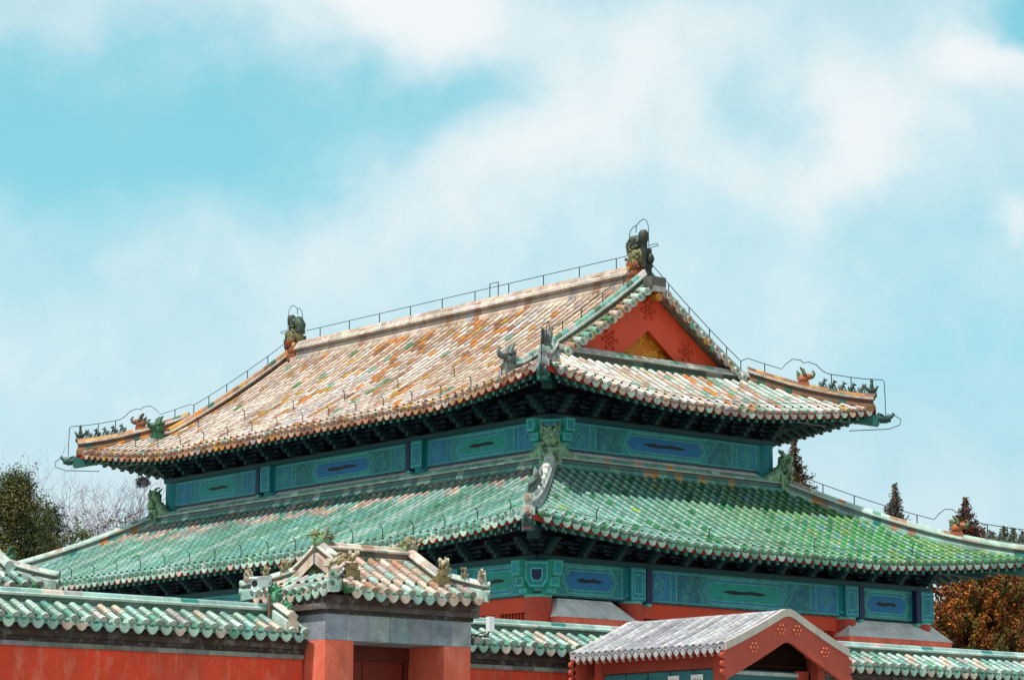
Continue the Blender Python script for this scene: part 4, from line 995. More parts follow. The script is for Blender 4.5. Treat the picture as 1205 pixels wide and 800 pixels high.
def col_green(i, j, u, t, m):
    col = pick([('mint', 4), ('seag', 3), ('pale', 2.5), ('lgreen', 1.5)]); return col, mixc(col, C['white'], .3), jit(C['pang'], .25)
def tile_gate(base, label, yaw=0.0, body=True, beasts=True, cfront=None):
    bx, by, bz = base
    g = thing('tile_gate', base, label, 'gate')
    OFF[0] = Vector((0,0,0)); OFFZ = None
    hx, hy = 1.36, 1.10
    red = lin('#e26c54')
    if body:
        for sx in (-1, 1):
            mb = MB(); x0, x1 = sorted((sx*.78, sx*1.255)); mb.box((x0, -.80, 0), (x1, .80, 4.155), red); mb.build('gate_pillar', M_PLASTER, g)
        mb = MB(); n = 7
        for k in range(n):
            a, b = -1.258+2.516*k/n, -1.258+2.516*(k+1)/n
            mb.box((a+.002, -.806, 4.158), (b-.002, .806, 4.505), jit(lin('#8f979b'), .22))
        mb.build('stone_lintel', M_STONE, g)
        mb = MB(); mb.box((-1.28, -.83, 4.508), (1.28, .83, 4.56), lin('#3d3936')); mb.box((-1.33, -.90, 4.562), (1.33, .90, 4.64), lin('#5a4d48')); mb.box((-1.30, -.95, 4.642), (1.30, .95, 4.75), lin('#4a352f'))
        mb.build('cornice', M_STONE, g)
        mb = MB()
        for sx in (-1, 1):
            x0, x1 = sorted((sx*.01, sx*.775)); mb.box((x0, .05, 0), (x1, .12, 3.95), lin('#7a2a1c'))
            x0, x1 = sorted((sx*.70, sx*.775)); mb.box((x0, .0, 0), (x1, .06, 3.95), lin('#5f1f16'))
        mb.box((-.775, -.02, 3.95), (.775, .14, 4.15), lin('#5f1f16')); mb.build('door_leaf', M_RED, g)
    sp = dict(z0=4.80, t0=.05, sl=.50, k=.03, Rc=.09, Dc=.8, Tf=1.2)
    tb = .60
    def mk(O, A, B, Lu, front):
        te = (lambda u: 1.08 if tb <= u <= Lu-tb else min(u, Lu-u)) if front else (lambda u: min(u, Lu-u, tb-.02))
        return Slope(O, A, B, Lu, sp['z0'], sp['t0'], sp['sl'], sp['k'], sp['Rc'], sp['Dc'], sp['Tf'], te)
    S1 = mk((-hx, -hy, 0), X, Y, 2*hx, True); S2 = mk((hx, -hy, 0), Y, -X, 2*hy, False); S3 = mk((hx, hy, 0), -X, -Y, 2*hx, True); S4 = mk((-hx, hy, 0), -Y, X, 2*hy, False)
    for s, cf in ((S1, cfront or col_gate), (S2, cfront or col_gate_side), (S3, cfront or col_gate), (S4, cfront or col_gate_side)):
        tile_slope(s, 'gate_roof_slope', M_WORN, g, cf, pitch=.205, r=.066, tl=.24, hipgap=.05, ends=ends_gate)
    zr_ = S1.z(hx, 1.08)
    mb = MB(); xr = hx-tb+.02
    mb.sweep(ridge_prof(.19, .22, .055), interp([(-xr, 0, zr_+.0), (xr, 0, zr_+.0)], .22), ridge_col('pink', 'cream', ['brown', 'dgreen', 'salmon', 'grey', 'cream'], .4))
    rp = mb.build('gate_ridge', M_WORN, g)
    for sx in (-1, 1):
        o = place('leaf_ornament', LEAFO['b' if sx > 0 else 'a'], rp, (sx*(xr+.02), 0, zr_+.16), (0, 0, R_(90)), (1.15, 1.1, 1.15))
        o = place('leaf_ornament', LEAFO['a'], rp, (sx*(xr-.1), 0, zr_+.14), (0, 0, R_(80)), (.8, .8, .9))
        # gable triangle with carved leaves
        mb = MB(); xg = sx*(hx-tb-.03)
        poly = [(xg, -.62, S1.z(hx, .5)), (xg, .62, S1.z(hx, .5)), (xg, 0, zr_+.05)]
        mb.prism(poly, (-sx*.08, 0, 0), lin('#8e8a6a'))
        gb = mb.build('gate_gable', M_WORN, g)
        for yy, zz in ((-.2, .52), (.18, .52), (0, .66)):
            place('leaf_ornament', LEAFO['a'], gb, (xg+sx*.04, yy, 4.8+zz-.22), (0, 0, 0), (.7, .9, .8))
        mb = MB(); mb.sweep(ridge_prof(.13, .14, .045), interp([(sx*(hx-.60), -.66, S1.z(hx, .46)-.02), (sx*(hx-.60), .66, S1.z(hx, .46)-.02)], .2), ridge_col('lgreen', 'cream', ['pale', 'grey', 'ochre'], .4)); mb.build('gate_gable_base_ridge', M_WORN, gb)
        for sy in (-1, 1):
            Yc = lambda t: sy*(hy-t)
            ts = [.38, .5, .62, .75, .88, 1.0, 1.08]
            mb = MB(); mb.sweep(ridge_prof(.17, .21, .075), [(sx*xr, Yc(t), S1.z(hx, t)+.02) for t in ts], ridge_col('pink', 'cream', ['cream', 'pale', 'grey'], .35) if beasts else ridge_col('mint', 'pale', ['seag', 'pale', 'grey'], .35))
            if beasts: mb.box((sx*xr-.1, min(Yc(.30), Yc(.44)), S1.z(hx, .3)), (sx*xr+.1, max(Yc(.30), Yc(.44)), S1.z(hx, .3)+.2), lin('#86744c'))
            vr = mb.build('gate_slope_ridge', M_WORN, g)
            if beasts: place('ridge_beast', SB['ochre'], vr, (sx*xr, Yc(.34), S1.z(hx, .34)+.2), (0, 0, R_(90)*-1 if sy < 0 else R_(90)), (.42, .42, .42))
            mb = MB(); hp = [(sx*(hx-t), sy*(hy-t), S1.z(t, t)+.02) for t in (.02, .1, .2, .3, .4, .5, .58)]
            mb.sweep(ridge_prof(.13, .17, .055), hp, ridge_col('mint', 'pale', ['mint', 'grey', 'lgreen'] if not beasts else ['cream', 'grey', 'pink'], .4))
            d = Vector((sx, sy, 0)).normalized(); c = Vector(hp[0])
            for zz, rr in ((.0, .07), (.12, .055)): mb.tube([c+Vector((0,0,zz))-d*.06, c+Vector((0,0,zz))+d*.03], rr, 10, jit(C['mint'], .15)); mb.tube([c+Vector((0,0,zz))+d*.03, c+Vector((0,0,zz))+d*.04], rr*.5, 8, C['dgreen'])
            hr = mb.build('gate_hip_ridge', M_WORN, g); an = math.atan2(sy, sx)
            for t, k_, s_ in ((.44, 'b', .85), (.26, 'b', .75), (.08, 'p', .85)) if beasts else ():
                place('ridge_beast', LEAFO[k_], hr, (sx*(hx-t), sy*(hy-t), S1.z(t, t)+.17), (0, 0, an), (s_, s_, s_))
    g.rotation_euler = (0, 0, yaw)
    return g
gate_ = tile_gate((-18.83, -18.0, 0), 'red-pillared wall gate with a grey stone lintel and small pinkish tiled roof', 0)

def court_wall(x0, x1, y, label, end_left=False):
    OFF[0] = Vector((0,0,0))
    wt = thing('courtyard_wall', ((x0+x1)/2, y, 0), label, 'wall')
    wred = lin('#e2482e')
    mb = MB(); n = max(1, int((x1-x0)/4)); 
    mb.box((x0, y-.34, 0), (x1, y+.34, 3.90), wred); mb.build('wall_body', M_PLASTER, wt)
    mb = MB(); random.seed(int(x0*10)+77)
    for (za, zb_, d, cl) in ((3.902, 3.962, .372, '#84807a'), (3.964, 4.034, .36, '#41332e'), (4.036, 4.11, .40, '#4b3b35'), (4.112, 4.17, .46, '#3a2d29')):
        x = x0
        while x < x1-.01:
            xe = min(x1, x+random.uniform(.34, .42)); mb.box((x+.002, y-d, za), (xe-.002, y+d, zb_), jit(lin(cl), .3)); x = xe
    mb.build('brick_cornice', M_STONE, wt)
    for sgn in (-1, 1):
        O = (x0, y-.56, 0) if sgn < 0 else (x1, y+.56, 0); A = X if sgn < 0 else -X; B = Y if sgn < 0 else -Y
        s = Slope(O, A, B, x1-x0, 4.235, .03, .46, .0, 0, .1, 1, lambda u: .47)
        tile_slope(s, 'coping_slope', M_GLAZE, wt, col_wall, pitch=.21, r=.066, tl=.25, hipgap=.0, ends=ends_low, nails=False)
    mb = MB(); 
    mb.box((x0, y-.10, 4.2), (x1, y+.10, 4.47), lin('#4a6a58'))
    mb.sweep(ridge_prof(.19, .23, .07), interp([(x0, y, 4.43), (x1, y, 4.43)], .3), ridge_col('lgreen', 'mint', ['teal', 'pale', 'cream', 'mint', 'grey'], .35))
    for sgn in (-1, 1):   # little blocking plates between the tile tops and the ridge
        x = x0+.1
        while x < x1-.1:
            mb.box((x, y+sgn*.118-.012, 4.36), (x+.17, y+sgn*.118+.012, 4.455), pick([('pink', 4), ('cream', 2), ('green', 1.3), ('dgreen', 1.3), ('salmon', 1)])); x += .21
    mb.build('coping_ridge', M_GLAZE, wt)
    return wt
wl = court_wall(-38, -20.12, -18.0, 'red courtyard wall under green tile coping, on the left of the tiled gate')
mb = MB(); mb.sweep(ridge_prof(.16, .16, .055), [(-20.42, -18.02, 4.62), (-20.42, -18.2, 4.52), (-20.42, -18.52, 4.37)], ridge_col('mint', 'cream', ['lgreen', 'pale'], .4), caps=True)
mb.build('coping_end_ridge', M_GLAZE, wl)
place('leaf_ornament', LEAFO['c'], wl, (-20.42, -18.1, 4.68), (0, 0, 0), (1.15, 1.15, 1.2)); place('leaf_ornament', LEAFO['c'], wl, (-20.40, -18.36, 4.52), (0, 0, 0), (.8, .8, .8))
wr_ = court_wall(-17.56, 16, -18.0, 'red courtyard wall under green tile coping, running right from the tiled gate behind the grey-roofed booth')
place('leaf_ornament', LEAFO['c'], wr_, (-17.30, -18.3, 4.50), (0, 0, 0), (.9, .9, .9))
tile_gate((-23.30, -13.85, .16), 'green tiled roof corner of another small gate, peeking over the wall at far left', 0, beasts=False, cfront=col_green)

# grey-roofed timber booth in front of the wall
def booth():
    cx, cy = -14.6, -20.5
    b = thing('booth', (cx, cy, 0), 'red timber booth with curved grey tile roof and flower-studded gable boards before the wall', 'booth')
    hw, hl_ = 1.21, 1.52
    red = lin('#b04736')
    RQ = .13; sl_ = .385+2*.05*(hw-RQ)
    zf_ = lambda x: 4.10 + (.385*(hw-abs(x)) + .05*(hw-abs(x))**2 if abs(x) > RQ else .385*(hw-RQ)+.05*(hw-RQ)**2 + sl_*(RQ*RQ-x*x)/(2*RQ))
    xs = []
    for k in range(14): a_ = -hw+2*hw*k/14; xs += [a_, a_+.014, a_+.05, a_+.11]
    xs.append(hw)
    mb = MB(); n = 22; p = 2*hl_/n; gy = [lin(c) for c in ('#97959a', '#a8a5a6', '#868488', '#b3afae')]
    for i in range(n+1):
        y = -hl_+i*p; K = 5; r = .046 if 0 < i < n else .06
        rings = []
        for x in xs:
            dzdx = (zf_(x+.01)-zf_(x-.01))/.02; nn = Vector((-dzdx, 0, 1)).normalized()
            rings.append([Vector((cx+x, cy+y, zf_(x)))+Vector((0, math.cos(math.pi*k/K)*r, 0))+nn*math.sin(math.pi*k/K)*r for k in range(K+1)])
        vs = [q for rg in rings for q in rg]; fs = []; cs = []
        c0_ = jit(random.choice(gy), .06)
        for a in range(len(xs)-1):
            c = mixc(c0_, C['dark'], .55) if a % 4 == 0 else (jit(c0_, .10) if a % 4 == 1 else c)
            for k in range(K): fs.append((a*(K+1)+k, a*(K+1)+k+1, (a+1)*(K+1)+k+1, (a+1)*(K+1)+k)); cs.append(c)
        mb.add(vs, fs, cs, True)
        for sx in (-1, 1):
            c = Vector((cx+sx*(hw+.005), cy+y, zf_(hw)+.01)); mb.tube([c-Vector((sx*.05, 0, 0)), c], r*1.05, 8, jit(gy[0], .15))
            if i < n:
                c = Vector((cx+sx*(hw+.005), cy+y+p/2, zf_(hw)-.015)); mb.prism([c+Vector((0, a, z)) for a, z in ((-.055, .01), (.055, .01), (.045, -.05), (0, -.09), (-.045, -.05))], (-sx*.02, 0, 0), jit(gy[1], .12))
    vs = []; fs = []; cs = []
    for x in xs: vs += [(cx+x, cy-hl_, zf_(x)-.01), (cx+x, cy+hl_, zf_(x)-.01), (cx+x, cy+hl_, zf_(x)-.05), (cx+x, cy-hl_, zf_(x)-.05)]
    for a in range(len(xs)-1):
        fs += [(a*4+k, a*4+(k+1) % 4, a*4+4+(k+1) % 4, a*4+4+k) for k in range(4)]; cs += [lin('#6c6a6c')]*4
    mb.add(vs, fs, cs)
    roof = mb.build('booth_roof', M_STONE, b)
    for sy in (-1, 1):
        mb = MB(); y = cy+sy*(hl_+.012)
        for a, c in zip(xs[:-1], xs[1:]):
            d = lambda x: .35+.05*abs(x)/hw
            mb.prism([(cx+a, y, zf_(a)-.055), (cx+c, y, zf_(c)-.055), (cx+c, y, zf_(c)-.055-d(c)), (cx+a, y, zf_(a)-.055-d(a))], (0, sy*.05, 0), red)
            mb.prism([(cx+a, y-sy*.01, zf_(a)+.055), (cx+c, y-sy*.01, zf_(c)+.055), (cx+c, y-sy*.01, zf_(c)-.052), (cx+a, y-sy*.01, zf_(a)-.052)], (0, sy*.085, 0), jit(lin('#b5aaa0'), .06))
        for sx in (-1, 1):   # scalloped tail of the board
            for k in range(3): mb.tube([(cx+sx*(hw+.01), y-sy*.0, zf_(hw)-.13-.11*k), (cx+sx*(hw+.01), y+sy*.052, zf_(hw)-.13-.11*k)], .05, 10, red)
        bd = mb.build('gable_board', M_RED, b)
        for x, z in ((-.67, 4.10), (-.14, 4.37), (.17, 4.37), (.72, 4.09)):
            st = MB()
            for k in range(7):
                r_ = 0 if k == 6 else .062; st.blob((cx+x+r_*math.cos(k*math.pi/3), y+sy*.052, z+r_*math.sin(k*math.pi/3)), (.024, .028, .024), lin('#cf6a4e'), 8, 6, .02)
            st.build('flower_studs', M_RED, bd)
    for sx in (-1, 1):
        mb = MB()
        for i in range(n):     # rafter tips under the side eaves
            y = cy-hl_+(i+.5)*p
            mb.obox((cx+sx*(hw-.22), y, zf_(hw-.22)-.105), (.2, 0, -.06*sx), (0, .03, 0), (0, 0, .03), lin('#a8382a')); mb.obox((cx+sx*(hw-.019), y, zf_(hw)-.105), (.004, 0, 0), (0, .022, 0), (0, 0, .022), lin('#c98f80'))
        mb.build('rafter_row', M_RED, b)
    mb = MB()
    for sx in (-1, 1):
        for sy in (-1, 1): mb.box((cx+sx*.95-.07, cy+sy*1.22-.07, 0), (cx+sx*.95+.07, cy+sy*1.22+.07, 4.02), red)
    for sx in (-1, 1):
        mb.box((cx+sx*.95-.06, cy-1.15, 3.83), (cx+sx*.95+.06, cy+1.15, 4.03), mixc(red, C['dark'], .35)); mb.box((cx+sx*.95-.10, cy-1.47, 4.035), (cx+sx*.95+.10, cy+1.47, 4.16), red)
    mb.box((cx-.05, cy-1.47, 4.40), (cx+.05, cy+1.47, 4.50), red)
    mb.build('timber_frame', M_RED, b)
    tl_ = lin('#2f6f74')
    for sx in (-1, 1):
        for k in range(5):
            mb = MB(); y0 = cy-1.14+2.28*k/5
            mb.box((cx+sx*.94-.02, y0+.012, .3), (cx+sx*.94+.02, y0+2.28/5-.012, 3.82), jit(tl_, .1)); mb.build('door_panel', M_PAINT, b)
        mb = MB(); mb.box((cx+sx*.92-.008, cy-1.15, .3), (cx+sx*.92+.008, cy+1.15, 3.825), lin('#173a3e')); mb.build('door_backing', M_PAINT, b)
    mb = MB(); mb.box((cx-.72, cy-1.12, .3), (cx+.62, cy-1.09, 3.83), lin('#2c5f63')); mb.box((cx-.74, cy-1.145, 3.76), (cx+.64, cy-1.085, 3.81), lin('#a9b3b0')); mb.box((cx-.88, cy-1.11, .3), (cx-.72, cy-1.07, 3.85), red); mb.box((cx+.62, cy-1.11, .3), (cx+.88, cy-1.07, 3.85), red); mb.build('front_panel', M_PAINT, b)
    mb = MB(); mb.box((cx-.88, cy+1.07, .3), (cx+.88, cy+1.11, 3.85), lin('#2c5f63')); mb.build('front_panel', M_PAINT, b)
    for sy in (-1, 1):
        mb = MB(); xs2 = [-.9+1.8*k/12 for k in range(13)]; mb.prism([(cx+x, cy+sy*1.03, 3.83) for x in (-.9, .9)]+[(cx+x, cy+sy*1.03, zf_(x)-.06) for x in reversed(xs2)], (0, sy*.03, 0), lin('#24130f')); mb.build('gable_shade_sheet', M_DARK, b)  # added dark sheet, painted as the shade behind the gable
    mb = MB()   # ceiling keeps the roof space dark
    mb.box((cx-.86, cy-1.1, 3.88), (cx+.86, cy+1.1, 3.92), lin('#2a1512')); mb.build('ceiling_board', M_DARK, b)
    for y0, y1 in ((-20.92, -20.70), (-21.40, -21.16)):
        mb = MB(); x = cx-.972; mb.box((x-.004, y0, 3.42), (x+.004, y1, 3.755), lin('#e4e6e4'))
        f = Face(mb, (x, y0, 0), Y, -X, .0045)
        for r0 in range(2):
            for k in range(4):
                s = .035+k*(y1-y0-.05)/4; zz = 3.69-.1*r0
                f.poly([(s, zz), (s+.028, zz), (s+.028, zz+.008), (s, zz+.008)], .001, C['dark']); f.poly([(s+.01, zz-.045), (s+.018, zz-.045), (s+.018, zz+.01), (s+.01, zz+.01)], .001, C['dark']); f.poly([(s, zz-.03), (s+.028, zz-.03), (s+.028, zz-.023), (s, zz-.023)], .001, C['dark'])
        mb.build('notice_plate', M_WHITE, b)
booth()

def camera_thing(base, pole0, label, flip=1, rust=True):
    t = thing('security_camera', base, label, 'camera')
    x, y, z = base
    mb = MB(); mb.obox((x, y, z), (-.14, -.05, -.02), (.02, -.055, 0), (0, 0, .06), lin('#e8eaea')); mb.obox((x-.02, y-.01, z+.075), (-.16, -.06, -.02), (.025, -.07, 0), (0, 0, .012), lin('#dfe2e2'))
    c = Vector((x, y, z))+Vector((-.14, -.05, -.02)); d = Vector((-.14, -.05, -.02)).normalized(); mb.tube([c, c+d*.015], .045, 10, lin('#15181a'))
    mb.build('housing', M_WHITE, t)
    mb = MB(); mb.tube([(x+.05, y+.02, z-.05), (x+.08, y+.03, z-.14), pole0], [.025, .025, .025], 8, lin('#8f9694')); mb.tube([pole0, (pole0[0], pole0[1], 4.25)], .022, 8, lin('#7a5a45') if rust else lin('#8f9694'))
    if rust: mb.tube([(pole0[0]+.20, pole0[1], 4.62), (pole0[0]+.20, pole0[1], 4.25)], .022, 8, lin('#7a5a45')); mb.tube([(pole0[0], pole0[1], 4.58), (pole0[0]+.20, pole0[1], 4.58)], .016, 6, lin('#7a5a45'))
    mb.build('mast', M_METAL, t)
camera_thing((-20.62, -18.05, 4.93), (-20.56, -18.16, 4.75), 'white security camera on a rusty mast, at the left end of the gate roof')
t = thing('flood_sensor', (-17.08, -18.6, 4.42), 'small white box on a bracket right of the gate above the wall coping', 'sensor')
mb = MB(); mb.box((-17.12, -18.66, 4.41), (-17.03, -18.58, 4.62), lin('#eceeee')); mb.build('housing', M_WHITE, t)
mb = MB(); mb.tube([(-17.07, -18.6, 4.42), (-17.07, -18.55, 4.34), (-17.3, -18.45, 4.36), (-17.56, -18.4, 4.40)], .014, 6, lin('#30343a'))
for k in range(3): mb.tube([(-17.56, -18.5, 4.42-.09*k), (-17.4, -18.52, 4.35-.09*k), (-17.25, -18.5, 4.36-.09*k), (-17.08, -18.58, 4.42-.03*k)], .008, 5, lin('#23272b'))
mb.build('bracket', M_METAL, t)
OFF[0] = Vector((0,0,0))

# ================================================================== TREES
def at(px, py, dist):
    d = FW+RT*((px-602.5)/3209.15)-UP*((py-400)/3209.15); return CAMLOC+d*dist
def leaf_quads(mb, c, n, spread, size, cols, up=0.0):
    for _ in range(n):
        p = Vector(c)+Vector((random.gauss(0, spread), random.gauss(0, spread), random.gauss(0, spread)))
        nn = ((p-Vector(c))/max(spread, .01)+Vector((random.gauss(0, .7), random.gauss(0, .7), random.gauss(.25, .7)))).normalized()
        a = nn.orthogonal().normalized(); q0 = random.uniform(0, 6.28); a = (a*math.cos(q0)+nn.cross(a)*math.sin(q0)+Vector((0, 0, up*.3))).normalized(); b = nn.cross(a).normalized()
        s = size*random.uniform(.6, 1.4)
        mb.add([p-b*s*.45, p+a*s*.5-b*s*.3, p+a*s*1.2, p+a*s*.5+b*s*.3+Vector((0, 0, s*.1))], [(0,1,2,3)], jit(random.choice(cols), .25))
def trunk(tp, base, top, r, name='trunk'):
    mb = MB(); pts = []
    for k in range(9):
        f = k/8; p = base.lerp(top, f)+Vector((math.sin(f*5)*.12, math.cos(f*4)*.1, 0)); pts.append(p)
    mb.tube(pts, [r*(1-.75*k/8) for k in range(9)], 8, lin('#4a3c30')); return mb, pts
def broad_tree(name, base, z0, z1, rad, label, cols, nclump, nleaf, size, group=None, cat='tree', lean=0, spread=.30):
    t = thing(name, base, label, cat, group); base = Vector(base)
    top = Vector((base.x, base.y, z1-.6)); mb, pts = trunk(t, base, top, .26)
    cr = MB(); zc = (z0+z1)/2; h = (z1-z0)/2
    for k in range(nclump):
        a = random.uniform(0, 6.28); f = random.uniform(-1, 1); rr = math.sqrt(max(0.02, 1-f*f))*random.uniform(.35, 1.0)
        prof = rad*(1.0 if f < .1 else 1.0-.45*(f-.1))
        c = base+Vector((math.cos(a)*rr*prof, math.sin(a)*rr*prof, 0)); c.z = zc+f*h+random.uniform(-.2, .2)
        tone = random.choice(cols); cc = [tone, mixc(tone, random.choice(cols), .5)]
        leaf_quads(cr, c, nleaf, spread*random.uniform(.7, 1.3), size, cc, .4)
        if k % 4 == 0:
            s = Vector((base.x, base.y, c.z-.8)); mb.tube([s, s.lerp(c, .6)+Vector((0, 0, .1)), c], [.06, .04, .015], 5, lin('#40342a'))
    mb.build('trunk', M_BARK, t); cr.build('crown', M_LEAF, t); return t
def conifer(base, z0, z1, rad, label, cols, group=None, dens=1.0, size=.12):
    t = thing('conifer', base, label, 'tree', group); base = Vector(base)
    mb, pts = trunk(t, base, Vector((base.x, base.y, z1)), .22)
    cr = MB(); slope = rad/(z1-z0); zlow = z1*.22; z = zlow
    while z < z1-.05:
        near = z > z0-1.0                      # the tip is dense, the long lower crown coarser
        rr = min((z1-z)*slope, 1.2+.14*(z1-z)); f = min(1, (z1-z)/(z1-z0))
        nb = max(3, int(8*dens*(.4+f))) if near else 7
        for k in range(nb):
            a = random.uniform(0, 6.28); ln = rr*random.uniform(.55, 1.15)
            tone = random.choice(cols); step = .11 if near else .4
            m = max(1, int(ln/step))
            tip = Vector((math.cos(a)*ln, math.sin(a)*ln, random.uniform(-.05, .35)*ln+.1))
            cr.tube([(base.x, base.y, z), Vector((base.x, base.y, z))+tip], [.03, .01], 4, lin('#3a2e26'), caps=False)
            for q in range(m):
                g = (q+.6)/m; c = Vector((base.x, base.y, z))+tip*g
                leaf_quads(cr, c, 6, (.05+.05*f) if near else .2, size if near else .34, [tone, mixc(tone, random.choice(cols), .4)], .8)
        z += .15/dens if near else .42
    leaf_quads(cr, (base.x, base.y, z1-.1), 8, .05, size*.9, cols, 2.5)
    mb.build('trunk', M_BARK, t); cr.build('crown', M_LEAF, t); return t
random.seed(5)
def gp(px, py, d): p = at(px, py, d); return (p.x, p.y, 0), p.z
DG = [lin(c) for c in ('#34421f', '#4d5626', '#252f1c', '#6a6228', '#414c22', '#66562c')]
b, zt_ = gp(20, 562, 92); broad_tree('cypress_tree', b, zt_-4.2, zt_, 1.45, 'dark olive evergreen tree rising behind the left end of the hall', DG, 300, 130, .075, spread=.21)
b, zt_ = gp(62, 600, 95); broad_tree('cypress_tree', b, zt_-2.6, zt_, .5, 'narrow dark evergreen close against the big olive one on its right side', [lin('#27321f'), lin('#3a4230'), lin('#1d2820')], 45, 90, .085, spread=.2)
b, zt_ = gp(95, 620, 88); broad_tree('shrub_tree', b, zt_-1.6, zt_, .62, 'small yellowish-green treetop just over the hall roof hip', [lin('#6a6a1e'), lin('#4f5a20'), lin('#3a4a1c')], 40, 80, .08, spread=.18)
b, zt_ = gp(128, 610, 120); broad_tree('shrub_tree', b, zt_-2, zt_, .6, 'faint grey-green treetop below the bare branches, left of the bird-nest tree', [lin('#56624a'), lin('#49563f')], 22, 30, .14)
b, zt_ = gp(155, 606, 120); broad_tree('shrub_tree', b, zt_-2, zt_, .42, 'faint grey-green treetop beside the trunk of the bird-nest tree', [lin('#56624a'), lin('#49563f')], 14, 26, .14)

def bare_tree(base, ztop, label, spread, seed, r0=.17, lean=(0, 0), fork=.55):
    rnd = random.Random(seed); t = thing('bare_tree', base, label, 'tree', None)
    tr, tw = MB(), MB(); bk = lin('#857878'); tk = lin('#978c98')
    H = ztop
    def grow(p, d, ln, r, lev):
        n = 3; pts = [p]
        for k in range(n):
            d = (d+Vector((rnd.gauss(0, .2), rnd.gauss(0, .2), rnd.gauss(.0, .14)))).normalized(); pts.append(pts[-1]+d*ln/n)
        mb = tr if lev < 2 else tw
        mb.tube(pts, [r*(1-.14*k) for k in range(n+1)], 6 if lev < 2 else (4 if lev < 4 else 3), bk if lev < 3 else tk, caps=False)
        if lev >= 7 or r < .0035: return
        nb = 3 if lev in (1, 4) else 2
        for k in range(nb):
            a = rnd.uniform(0, 6.28); sp = spread*rnd.uniform(.55, 1.25)
            o = d.orthogonal().normalized(); o = o*math.cos(a)+d.cross(o)*math.sin(a)
            nd = (d+o*sp+Vector((0, 0, .12))).normalized(); s = pts[-1] if k < 2 else pts[-2]
            grow(s, nd, ln*rnd.uniform(.6, .88), r*.64, lev+1)
    z1 = H*fork; b = Vector(base); m = Vector((b.x+lean[0], b.y+lean[1], z1))
    tr.tube([b, b.lerp(m, .5)+Vector((.08, -.06, 0)), m], [r0*1.3, r0*1.1, r0], 8, bk, caps=False)
    ln = (H-z1)/2.85
    for k in range(3):
        a = rnd.uniform(0, 6.28); grow(m, Vector((math.cos(a)*spread*.6, math.sin(a)*spread*.6, 1)).normalized(), ln, r0*.68, 1)
    tr.build('trunk', M_BARK, t); tw.build('crown', M_BARK, t); return t
for px, py, d, lab, sp_, sd in ((52, 580, 108, 'bare leafless tree rising straight out of the dark evergreen at left', .55, 3), (84, 578, 115, 'bare leafless tree with a dense twig crown right of the dark evergreen', .62, 8), (122, 582, 112, 'bare leafless tree midway between the dark evergreen and the hall eave', .6, 21), (168, 577, 100, 'bare leafless tree carrying a bird nest beside the hall eave', .5, 5)):
    b, z_ = gp(px, py, d); bare_tree(b, z_, lab, sp_, sd, (.10 if sd == 5 else .12), fork=.60 if sd != 5 else .66)
b, z_ = gp(168, 567, 100)
nest = MB(); cN = Vector((b[0], b[1], z_))
for _ in range(150):
    a, f = random.uniform(0, 6.28), random.uniform(-1, 1); q = Vector((math.cos(a)*.20*math.sqrt(1-f*f*.6), math.sin(a)*.20*math.sqrt(1-f*f*.6), f*.17)); d = Vector((random.gauss(0, 1), random.gauss(0, 1), random.gauss(0, .5))).normalized()*.13
    nest.tube([cN+q-d, cN+q+d], .011, 3, jit(lin('#4d4a4c'), .3), caps=False)
nest.blob(cN, (.17, .17, .15), lin('#3a3838'), 9, 6, .12)
OFF[0] = Vector(cN); o = nest.build('bird_nest', M_BARK, None); o.location = cN; tag(o, 'round twig bird nest high in the bare tree beside the hall eave', 'bird nest')

CN = [lin(c) for c in ('#4a3524', '#3b3a22', '#5a3f28', '#2f3320')]; CR = [lin(c) for c in ('#5a2c1c', '#3f2418', '#6e3a20', '#3a2a1c')]; CP = [lin(c) for c in ('#5f4d46', '#4f4a40', '#6a5850', '#40453a')]
b, z_ = gp(934, 519, 130); conifer(b, z_-3.6, z_, 1.5, 'tall brown-green conifer tip just right of the upper storey', CN, dens=1.2)
b, z_ = gp(927, 548, 118); conifer(b, z_-2.0, z_, .8, 'low yellow-olive conifer tip at the foot of the tall one beside the upper storey', [lin('#6e5f20'), lin('#5a5420')])
b, z_ = gp(951, 571, 135); conifer(b, z_-1.5, z_, .7, 'tiny conifer tip just right of the tallest conifer', CN)
b, z_ = gp(1053, 570, 140); conifer(b, z_-2.6, z_, .85, 'slender greyish-brown conifer standing alone over the lower right roof hip', CP, dens=1.2)
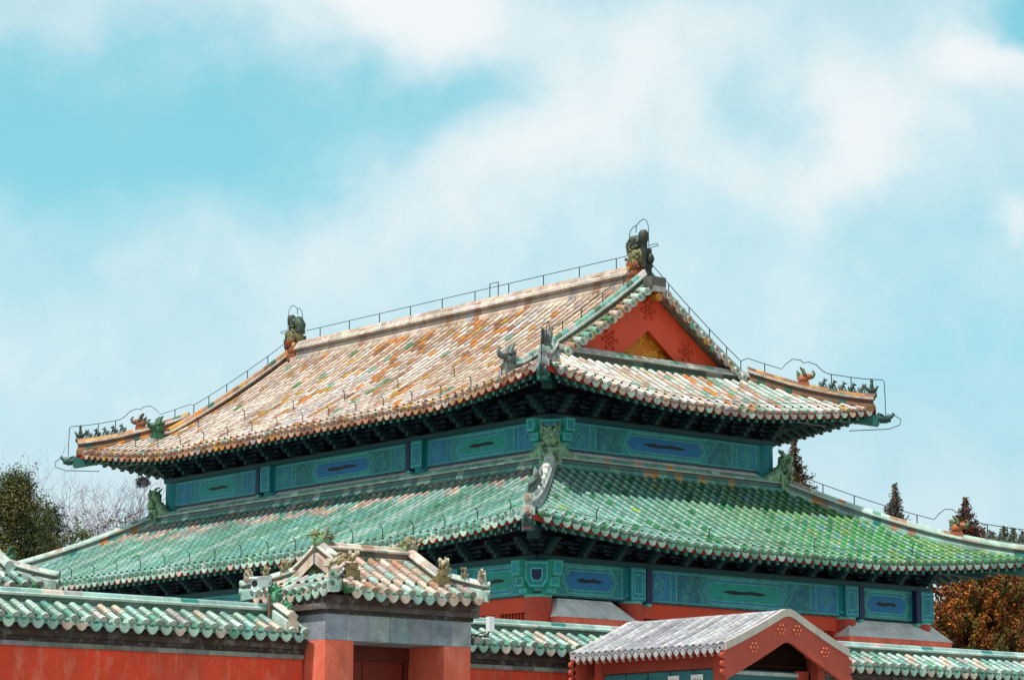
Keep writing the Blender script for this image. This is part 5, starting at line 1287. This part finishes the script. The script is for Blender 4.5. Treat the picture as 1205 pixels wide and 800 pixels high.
b, z_ = gp(1136, 586, 125); conifer(b, z_-2.6, z_, 1.15, 'dark reddish-brown conifer behind the fiery beast of the lower right hip', CR, dens=1.3)
for k, (px, py, s_) in enumerate(((1157, 624, .3), (1168, 627, .28), (1181, 620, .42), (1192, 622, .4), (1203, 625, .4))):
    b, z_ = gp(px, py, 150); conifer(b, z_-2.0, z_, s_*1.9, 'small distant green conifer in the row beyond the lower right roof hip', [lin('#3f4f36'), lin('#4a5a3c'), lin('#55523a')], group='distant conifers beyond the roof hip', size=.15)
OC = [lin(c) for c in ('#a85c20', '#8f4c1c', '#6a3a1a', '#b06a28', '#7d6024', '#5c5c28', '#96541e', '#4c4c24', '#7d461c')]
def flame_bush(base, z0, z1, rad, label, cols, n, name='cypress_tree'):
    t = thing(name, base, label, 'tree'); base = Vector(base); mb, _ = trunk(t, base, Vector((base.x, base.y, z1-.8)), .25); cr = MB()
    for k in range(n):
        a = random.uniform(0, 6.28); f = random.uniform(-1, .98); rr = math.sqrt(1-f*f)*random.uniform(.3, 1.02)
        c = base+Vector((math.cos(a)*rr*rad, math.sin(a)*rr*rad, 0)); c.z = (z0+z1)/2+f*(z1-z0)/2
        d = (Vector((math.cos(a)*.7+random.gauss(0, .3), math.sin(a)*.7+random.gauss(0, .3), .75))).normalized(); ln = random.uniform(.3, .6)
        tone = random.choice(cols)
        if k % 3 == 0: mb.tube([Vector((base.x, base.y, c.z-.5)), c, c+d*ln], [.04, .02, .008], 4, lin('#4a3420'), caps=False)
        for q in range(9):
            g = q/8; leaf_quads(cr, c+d*ln*g, 6, .07*(1.15-g), .075, [tone, mixc(tone, random.choice(cols), .35)], 1.0)
    mb.build('trunk', M_BARK, t); cr.build('crown', M_LEAF, t)
b, z_ = gp(1160, 676, 76); flame_bush(b, z_-5.2, z_, 1.6, 'rusty orange cypress under the right end of the lower eave', OC, 1050)
b, z_ = gp(1222, 668, 79); flame_bush(b, z_-4.0, z_, .85, 'yellow-green cypress cut by the right picture edge beside the rusty one', [lin('#6f7a22'), lin('#55621e'), lin('#7d7a2a')], 330)
OFF[0] = Vector((0,0,0))
